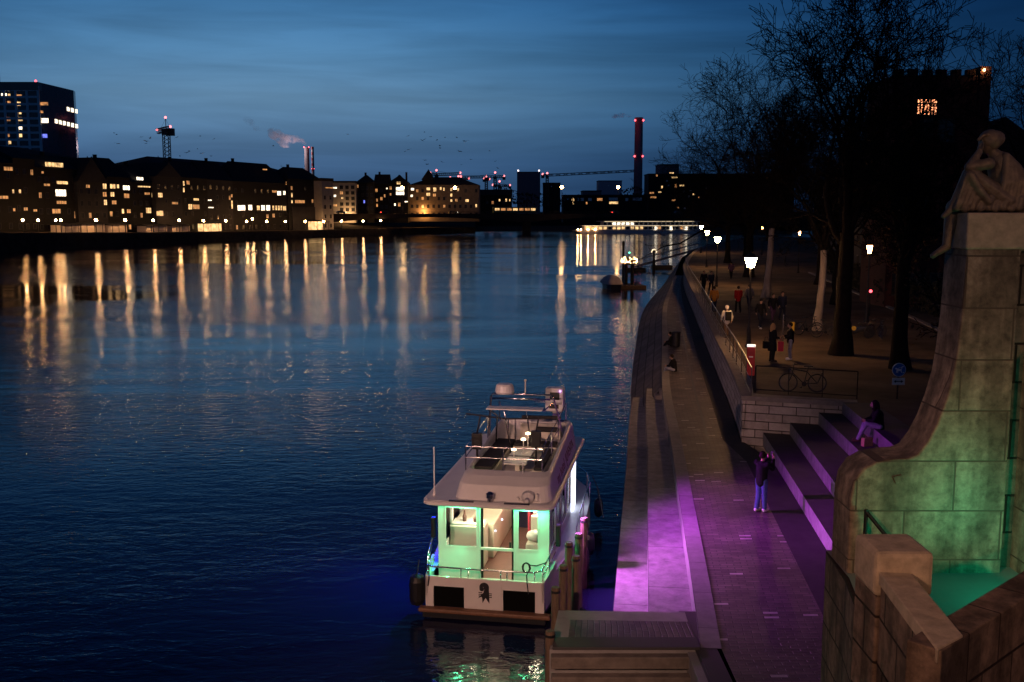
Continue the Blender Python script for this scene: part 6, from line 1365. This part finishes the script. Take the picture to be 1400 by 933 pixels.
def person(loc, face, label, jacket='black', trousers='navy', shoes='shoe_dark', hair='hair_dark', pose='stand', hgt=1.72, group=None, long_coat=False, hairlong=False, hat=None, phase=1, z=None):
    """face: heading in degrees, 0 looks away from the viewer (+Y), 90 looks left"""
    o = empty('person', loc, R(face), label, 'person', group); o.scale = (hgt / 1.72,) * 3
    V3 = lambda *a: Vector(a); J = {}
    pel = V3(0, 0, .93); ch = V3(0, .01, 1.26); nk = V3(0, .015, 1.45); hd = V3(0, .035, 1.60)
    sh = [V3(s * .185, 0, 1.40) for s in (-1, 1)]; hp = [V3(s * .09, 0, .90) for s in (-1, 1)]
    kn = [V3(s * .095, .02, .50) for s in (-1, 1)]; an = [V3(s * .10, -.01, .09) for s in (-1, 1)]; toe = [V3(s * .115, .15, .045) for s in (-1, 1)]
    el = [V3(s * .235, -.04, 1.13) for s in (-1, 1)]; wr = [V3(s * .235, .06, .90) for s in (-1, 1)]
    if pose == 'walk':
        a = phase
        for i, s in enumerate((-1, 1)):
            f_ = s * a; kn[i] = V3(s * .09, .10 * f_ + .05, .51); an[i] = V3(s * .09, .27 * f_ - .04, .10 if f_ > 0 else .14); toe[i] = an[i] + V3(s * .01, .15, -.03 if f_ > 0 else -.085)
            el[i] = V3(s * .235, -.13 * f_ - .02, 1.14); wr[i] = V3(s * .22, -.20 * f_ + .09, .93)
    if pose == 'phone':
        for i, s in enumerate((-1, 1)): el[i] = V3(s * .21, .20, 1.24); wr[i] = V3(s * .09, .40, 1.48)
        an = [V3(-.10, -.06, .09), V3(.09, .05, .09)]; toe = [a_ + V3(.0, .155, -.045) for a_ in an]
    if pose == 'talk':
        wr[1] = V3(.10, .28, 1.08); el[1] = V3(.24, .05, 1.12); wr[0] = V3(-.12, .25, 1.02); el[0] = V3(-.24, .02, 1.12)
    if pose == 'sit':                       # origin = the seat; feet hang forward and down by z
        dz = -(z or .42); pel = V3(0, 0, .10); ch = V3(0, .05, .44); nk = V3(0, .11, .62); hd = V3(0, .17, .76)
        sh = [V3(s * .18, .08, .57) for s in (-1, 1)]; hp = [V3(s * .09, .0, .09) for s in (-1, 1)]
        kn = [V3(s * .12, .40, .17) for s in (-1, 1)]; an = [V3(-.11, .62, dz + .09), V3(.12, .56, dz + .09)]; toe = [a_ + V3(0, .15, -.045) for a_ in an]
        el = [V3(s * .23, .20, .30) for s in (-1, 1)]; wr = [V3(-.07, .40, .26), V3(.06, .42, .25)]
    tors = (nk - pel).normalized()
    b_ = MB()
    limb(b_, [pel, ch, nk + V3(0, 0, -.08)], [.125, .135, .07]); b_.tube([nk + V3(0, 0, -.08), hd + V3(0, -.02, -.06)], [.058, .052], 10)
    b_.ball(hd, .1, sc=(.80, .98, 1.18), sub=3); b_.ball(hd + V3(0, .06, -.06), .055, sc=(.9, 1, .8), sub=2); b_.tube([hd + V3(0, .095, .01), hd + V3(0, .115, -.025)], [.012, .018], 6)
    for s in (-1, 1): b_.ball(hd + V3(s * .082, -.005, -.01), .024, sc=(.4, .8, 1.2), sub=1)
    for i, s in enumerate((-1, 1)):
        limb(b_, [sh[i], el[i], wr[i]], [.052, .042, .029]); hand(b_, wr[i], wr[i] - el[i] if pose != 'phone' else V3(0, .1, 1), s)
        limb(b_, [hp[i], kn[i], an[i]], [.085, .055, .038]); limb(b_, [an[i] + V3(0, -.03, -.03), toe[i]], [.042, .035])
    remesh(b_.build('body', M['skin'], o), .011)
    j = MB(); lo = pel + V3(0, 0, -.06)
    limb(j, [lo, pel.lerp(ch, .45), ch, nk + V3(0, -.01, -.055)], [.162, .158, .172, .085], 14)
    for i, s in enumerate((-1, 1)): j.ball(sh[i].lerp(ch, .15), .082); limb(j, [sh[i], el[i], el[i].lerp(wr[i], .88)], [.074, .062, .048])
    j.ball(ch + V3(-.07, 0, .06), .115); j.ball(ch + V3(.07, 0, .06), .115)
    if long_coat: j.lathe([(.15, .52), (.20, .50), (.19, .80), (.155, .95)], (0, 0, 0), 16)
    remesh(j.build('jacket', cloth(jacket, 0), o), .014)
    t = MB(); t.ball(pel + V3(0, 0, -.03), .145, sc=(1.05, .9, .9))
    for i in (0, 1): limb(t, [hp[i], kn[i], an[i] + V3(0, 0, .015)], [.102, .076, .062])
    remesh(t.build('trousers', cloth(trousers, 0), o), .014)
    for i in (0, 1):
        s_ = MB(); limb(s_, [an[i] + V3(0, -.03, -.025), toe[i]], [.056, .047]); remesh(s_.build('shoe', cloth(shoes, 0), o), .013)
    hm = MB(); hm.ball(hd + V3(0, -.022, .028), .108, sc=(.88, .98, 1.05), sub=3)
    if hairlong: limb(hm, [hd + V3(0, -.06, 0), hd + V3(0, -.09, -.12), hd + V3(0, -.10, -.26)], [.095, .085, .055]); limb(hm, [hd + V3(.07, .0, 0), hd + V3(.08, .01, -.18)], [.05, .035]); limb(hm, [hd + V3(-.07, .0, 0), hd + V3(-.08, .01, -.18)], [.05, .035])
    if hat: hm.ball(hd + V3(0, -.01, .05), .115, sc=(.92, 1.0, .9), sub=3)
    remesh(hm.build('woolly_hat' if hat else 'hair', cloth(hat or hair, 0), o), .013)
    e_ = MB(); 
    for s in (-1, 1): e_.ball(hd + V3(s * .033, .090, .012), .012, sub=1)
    e_.build('eyes', M['black'], o)
    return o
pz = lambda px, py: onz(px, py, ZP)
w1 = person((11.58, 43.9, ZP), -75, 'blond woman in a long dark coat talking on the promenade, bag at her hip', 'black', 'black', hair='hair_blond', hairlong=True, pose='talk', long_coat=True)
person((12.55, 44.5, ZP), 80, 'person in a black jacket and pale grey trousers facing the blond woman', 'black', 'palejeans', 'shoe_white', pose='talk', hgt=1.70)
person((11.4, 52.5, ZP), 5, 'walker in a white puffer jacket and hat beside the railing', 'white', 'brown', hat='white', pose='walk', hgt=1.72)
person((14.2, 56.6, ZP), 190, 'person in black walking towards the viewer past the lantern post', 'black', 'navy', 'shoe_white', pose='walk', hat='black')
person((15.0, 65.8, ZP), 0, 'walker in a dark red jacket seen from behind', 'red', 'black', pose='walk', phase=-1, hgt=1.78)
person((13.4, 65.8, ZP), -5, 'walker in a mustard jacket seen from behind near the railing', 'mustard', 'navy', pose='walk', hgt=1.78)
person((15.9, 60.4, ZP), 185, 'dark clad person in plum trousers in the shade behind the talking pair', 'black', 'plum', pose='walk')
person((16.6, 60.9, ZP), 175, 'taller dark clad companion walking in the shade behind the talking pair', 'navy', 'navy', pose='walk', phase=-1, hgt=1.80)
person((16.3, 68.2, ZP), 5, 'person in a grey jacket half hidden behind the brightest lantern post', 'grey', 'navy', pose='walk')
person((16.0, 83.0, ZP), 178, 'dark figure walking this way near the second lantern, left of its companion', 'black', 'black', pose='walk', hgt=1.8)
person((16.7, 83.4, ZP), 182, 'dark figure walking this way near the second lantern, right of its companion', 'navy', 'black', pose='walk', phase=-1)
person((22.0, 100.0, ZP), 0, 'distant stroller near the third lantern', 'plum', 'black', pose='walk')
person((6.95, 27.0, ZQ), -50, 'person in black jacket and blue jeans holding up a phone on the quay', 'black', 'jeans', 'shoe_white', pose='phone', hgt=1.72)
person((11.28, 30.0, 3.21), 78, 'dark haired woman in black jacket and pale jeans sitting on the broad steps', 'black', 'palejeans', 'brown', hairlong=True, pose='sit', z=.42)
person((10.05, 61.8, ZQ + .02), 70, 'dark hunched person sitting on the quay kerb, the farther of two', 'black', 'black', pose='sit', z=.30)
person((8.55, 51.8, ZQ + .02), 60, 'person in pale trousers sitting on the quay kerb, the nearer of two', 'black', 'palejeans', 'shoe_white', pose='sit', z=.42)
# things they carry
def thing1(mb, name, m, label, cat, loc, rz=0, **k):
    o = mb.build(name, m, **k); o.location = loc; o.rotation_euler = (0, 0, rz); return tag(o, label, cat)
mb = MB(); mb.box(-.14, .14, -.08, .08, 0, .32).tube([(-.09, 0, .32), (-.07, 0, .5), (.07, 0, .5), (.09, 0, .32)], .012, 5)
thing1(mb, 'shoulder_bag', cloth('black', 0), 'black bag hanging at the blond woman’s back hip'.replace('’', ''), 'bag', (11.30, 43.85, ZP + .62), .3, bevel=.03)
mb = MB(); mb.box(-.11, .11, -.06, .06, 0, .42).tube([(-.06, 0, .42), (0, 0, .56), (.06, 0, .42)], .008, 5)
thing1(mb, 'carrier_bag', cloth('pinkbag', 0), 'bright red carrier bag held by the blond woman', 'bag', (11.93, 43.8, ZP + .50), .2, bevel=.02)
mb = MB(); mb.box(-.15, .15, -.09, .09, 0, .46).box(-.11, .11, -.13, -.09, .05, .26)
thing1(mb, 'backpack', cloth('black', 0), 'black backpack on the walker in the white jacket', 'backpack', (11.42, 52.29, ZP + .95), R(5), bevel=.04)
mb = MB(); mb.box(-.037, .037, -.005, .005, -.075, .075); thing1(mb, 'phone', M['black'], 'phone held up by the person on the quay', 'phone', (7.29, 27.27, ZQ + 1.60), R(-50), bevel=.004)
mb = MB(); mb.box(-.15, .15, -.08, .08, 0, .26).tube([(-.06, 0, .26), (-.02, .03, .36), (.06, 0, .26)], .007, 5)
thing1(mb, 'paper_bag', cloth('paper', 0), 'brown paper bag standing before the sitting woman', 'bag', (10.75, 29.5, 2.79), R(15), bevel=.008)

# ================================================================ bronze seated figure on the pedestal
M['bronze'] = mat('patinated_bronze', (0.20, 0.17, 0.12), .55, .35, 14, metal=.25, bump=.4, detail=8)
def S(px, py, y=10.72): return at(px, py, y) - Vector((4.98, 10.72, 9.80))
st = empty('seated_statue', (4.98, 10.72, 9.80), 0, 'bronze woman seated on the stone pedestal, chin on hand, one leg dangling', 'statue')
b_ = MB(); kk = 10.7 / F
limb(b_, [S(1376, 276), S(1374, 250), S(1368, 225), S(1360, 212)], [.155, .15, .14, .07], 14)
b_.ball(S(1380, 278), .17, sc=(1.2, 1.1, .75)); b_.ball(S(1384, 245), .13, sc=(.9, 1.1, 1.5))
limb(b_, [S(1360, 213), S(1353, 203)], [.06, .055])
b_.ball(S(1350, 196), .105, sc=(.86, .8, 1.12), sub=3); b_.tube([S(1343, 195), S(1341, 199)], [.012, .02], 6); b_.ball(S(1345, 204), .04)
limb(b_, [S(1352, 224, 10.55), S(1325, 229, 10.55), S(1339, 208, 10.62)], [.065, .052, .036]); hand(b_, S(1339, 208, 10.62), Vector((.25, .1, 1)), 1, .9)
limb(b_, [S(1380, 222, 10.95), S(1378, 252, 11.0), S(1345, 268, 10.85)], [.065, .052, .036]); hand(b_, S(1345, 268, 10.85), Vector((-1, 0, -.2)), 1, .9)
limb(b_, [S(1376, 276, 10.62), S(1326, 238, 10.58), S(1303, 281, 10.6)], [.115, .078, .045]); limb(b_, [S(1302, 284, 10.6), S(1290, 296, 10.6)], [.042, .028])
limb(b_, [S(1374, 279, 10.8), S(1304, 283, 10.76), S(1294, 335, 10.7)], [.115, .082, .045]); limb(b_, [S(1295, 337, 10.7), S(1275, 350, 10.66)], [.046, .03])
for k in range(5): b_.tube([S(1282 - k * .6, 346 + k * 1.2, 10.63 + k * .02), S(1275 - k * .2, 350 + k * .9, 10.62 + k * .02)], [.014, .011], 6)
remesh(b_.build('body', M['bronze'], st), .010)
d_ = MB(); limb(d_, [S(1400, 280), S(1370, 279), S(1340, 281), S(1312, 281), S(1303, 284)], [.10, .125, .105, .085, .07], 12)
for k in range(9):
    a = k / 8; limb(d_, [S(1396 - 84 * a, 273 + 3 * sin(k), 10.55 + .02 * (k % 2)), S(1392 - 84 * a, 284 + 1.5 * (k % 2), 10.55)], [.05, .045], 6)
for k in range(6): limb(d_, [S(1376 + 3 * k, 215 + 3 * k, 10.62), S(1374 + 5 * k, 250, 10.56), S(1366 + 6 * k, 278, 10.56)], [.05, .045, .035], 8)
limb(d_, [S(1326, 240, 10.53), S(1340, 262, 10.52), S(1352, 276, 10.52)], [.06, .05, .04])
for k in range(4): limb(d_, [S(1322 + 5 * k, 238 + 4 * k, 10.52), S(1308 + 6 * k, 280, 10.52)], [.022, .018], 6)
remesh(d_.build('drapery', M['bronze'], st), .011)
hm = MB(); hm.ball(S(1354, 192), .118, sc=(1.02, .95, .98), sub=3); hm.ball(S(1362, 190), .09, sub=2)
for k in range(7): a = k / 6 * pi; hm.tube([S(1337 + 3 * k, 199 - 15 * sin(a * .5 + .5), 10.63), S(1345 + 3.4 * k, 182 + 2 * abs(k - 3) * .6, 10.72), S(1352 + 3.2 * k, 190, 10.82)], .018, 6)
remesh(hm.build('hair', M['bronze'], st), .010)

# ================================================================ floating dock with the garlanded basket
dk = at(861, 382, 130); dk.z = 0
dock = empty('floating_dock', dk, R(6), 'low floating dock with two stout piles and a lit garland ring on top', 'dock')
MB().box(-1.6, 1.9, -1.4, 3.5, -.2, .42).build('deck', M['wood'], dock, bevel=.03)
for x in (-.33, .50): MB().lathe([(.24, -2), (.24, 3.15)], (x, .8, 0), 14).build('pile', M['iron'], dock)
MB().lathe([(.5, 3.02), (1.0, 3.12), (1.05, 3.2), (.5, 3.15)], (.08, .8, 0), 24).build('ring_tray', M['iron'], dock)
M['fairy'] = emat('fairy_bulb', (1.0, .62, .28), 14); M['fairy_green'] = emat('green_top_bulb', (.05, 1.0, .45), 8)
MB().lathe([(.85, 3.2), (1.0, 3.5), (.9, 3.8), (.4, 4.05), (.1, 4.1)], (.08, .8, 0), 20, cap=False).build('garland_frame', M['wood'], dock)
mb = MB(); rr = random.Random(2)
for i in range(90):
    a = rr.uniform(0, 2 * pi); t = rr.random(); r_ = [.95, 1.06, 1.0, .7][int(t * 3.99)]; z_ = 3.25 + t * .75
    mb.ball((.08 + r_ * cos(a), .8 + r_ * sin(a), z_), .055, sub=1)
o = mb.build('fairy_lights', M['fairy'], dock); o['kind'] = 'stuff'
MB().tube([(.08, .8, 4.0), (.08, .8, 4.5)], .03, 5).build('top_rod', M['iron'], dock); MB().ball((.08, .8, 4.6), .10, sub=1).build('top_bulb', M['fairy_green'], dock)
cb = at(835, 388, 129); cb.z = 0
o = empty('covered_boat', cb, R(12), 'small motor boat under a pale tarpaulin tied to the floating dock', 'boat')
mb = MB(); pr_ = None
for v, w_, zt_ in ((-2.2, .75, .7), (-1, .95, .7), (.8, .95, .75), (2.0, .6, .85), (2.7, .06, .95)):
    rg_ = [Vector((-w_, v, zt_)), Vector((-w_ * .8, v, -.1)), Vector((w_ * .8, v, -.1)), Vector((w_, v, zt_))]
    if pr_:
        for i in range(3): mb.face([pr_[i], pr_[i + 1], rg_[i + 1], rg_[i]])
    else: mb.face(rg_)
    pr_ = rg_
mb.build('hull', M['navy'], o)
mb = MB(); rings(mb, [rrect(1.0, -2.25, 2.0, .5, .7), rrect(.97, -2.2, 1.9, .5, .95), rrect(.7, -1.8, 1.0, .4, 1.55), rrect(.3, -1.4, .3, .2, 1.8)]); mb.build('tarpaulin', M['canvas'], o)
p = at(852, 356, 140); p.z = 0; o = empty('mooring_pile', p, 0, 'slim dark pile rising just behind the garlanded dock', 'post'); MB().lathe([(.16, -2), (.16, 5.2), (.2, 5.25), (.2, 5.7), (.05, 5.9)], n=10).build('shaft', M['iron'], o)
p = at(894, 358, 175); p.z = 0; o = empty('mooring_pile', p, 0, 'pile topped by a white horseshoe lamp near the gangway', 'post'); MB().lathe([(.3, -2), (.28, 1.2), (.2, 1.3), (.2, 3.0), (.26, 3.05), (.1, 3.2)], n=10).build('shaft', M['iron'], o)
P_ = [Vector((.42 * cos(a_), -.1, 3.0 + .42 * sin(a_))) for a_ in [R(q) for q in range(-20, 201, 22)]]; MB().tube(P_, .10, 6).build('horseshoe_lamp', M['deck_light'], o)
a, c = at(872, 354, 172), at(955, 347, 190); a.z = .6; c.z = ZP - .3; gg = empty('gangway', a, 0, 'long thin gangway bridge from the bank to the moorings', 'gangway'); d = c - a
M['bluesteel'] = mat('blue_grey_steel', (0.09, 0.12, 0.22), .5, .15)
mb = MB(); mb.tube([(0, 0, 0), d], .14, 5).tube([(0, 0, 1.1), d + Vector((0, 0, 1.1))], .06, 5).tube([(0, 1.2, 0), d + Vector((0, 1.2, 0))], .14, 5).tube([(0, 1.2, 1.1), d + Vector((0, 1.2, 1.1))], .06, 5); mb.build('girders', M['bluesteel'], gg)
mb = MB()
for i in range(13):
    t = i / 12; mb.tube([d * t, d * t + Vector((0, 0, 1.1))], .04, 4)
mb.build('balusters', M['bluesteel'], gg); MB().prism([(0, 0, .1), (0, 1.2, .1), d + Vector((0, 1.2, .1)), d + Vector((0, 0, .1))], (0, 0, .06)).build('walkway', M['wood'], gg)
for i, (px, py, Y) in enumerate(((868, 357, 170), (905, 357, 178))):
    p = at(px, py, Y); p.z = 0; o = empty('pontoon', p, 0, ['dark pontoon under the water end of the gangway', 'dark pontoon under the middle of the gangway'][i], 'pontoon'); MB().box(-1.8, 1.8, -1, 1.4, -.3, .5).build('float', M['black'], o, bevel=.1); MB().lathe([(.1, .5), (.1, .8), (.16, .85), (.05, .95)], (1.2, 0, 0), 8).build('bollard', M['iron'], o)
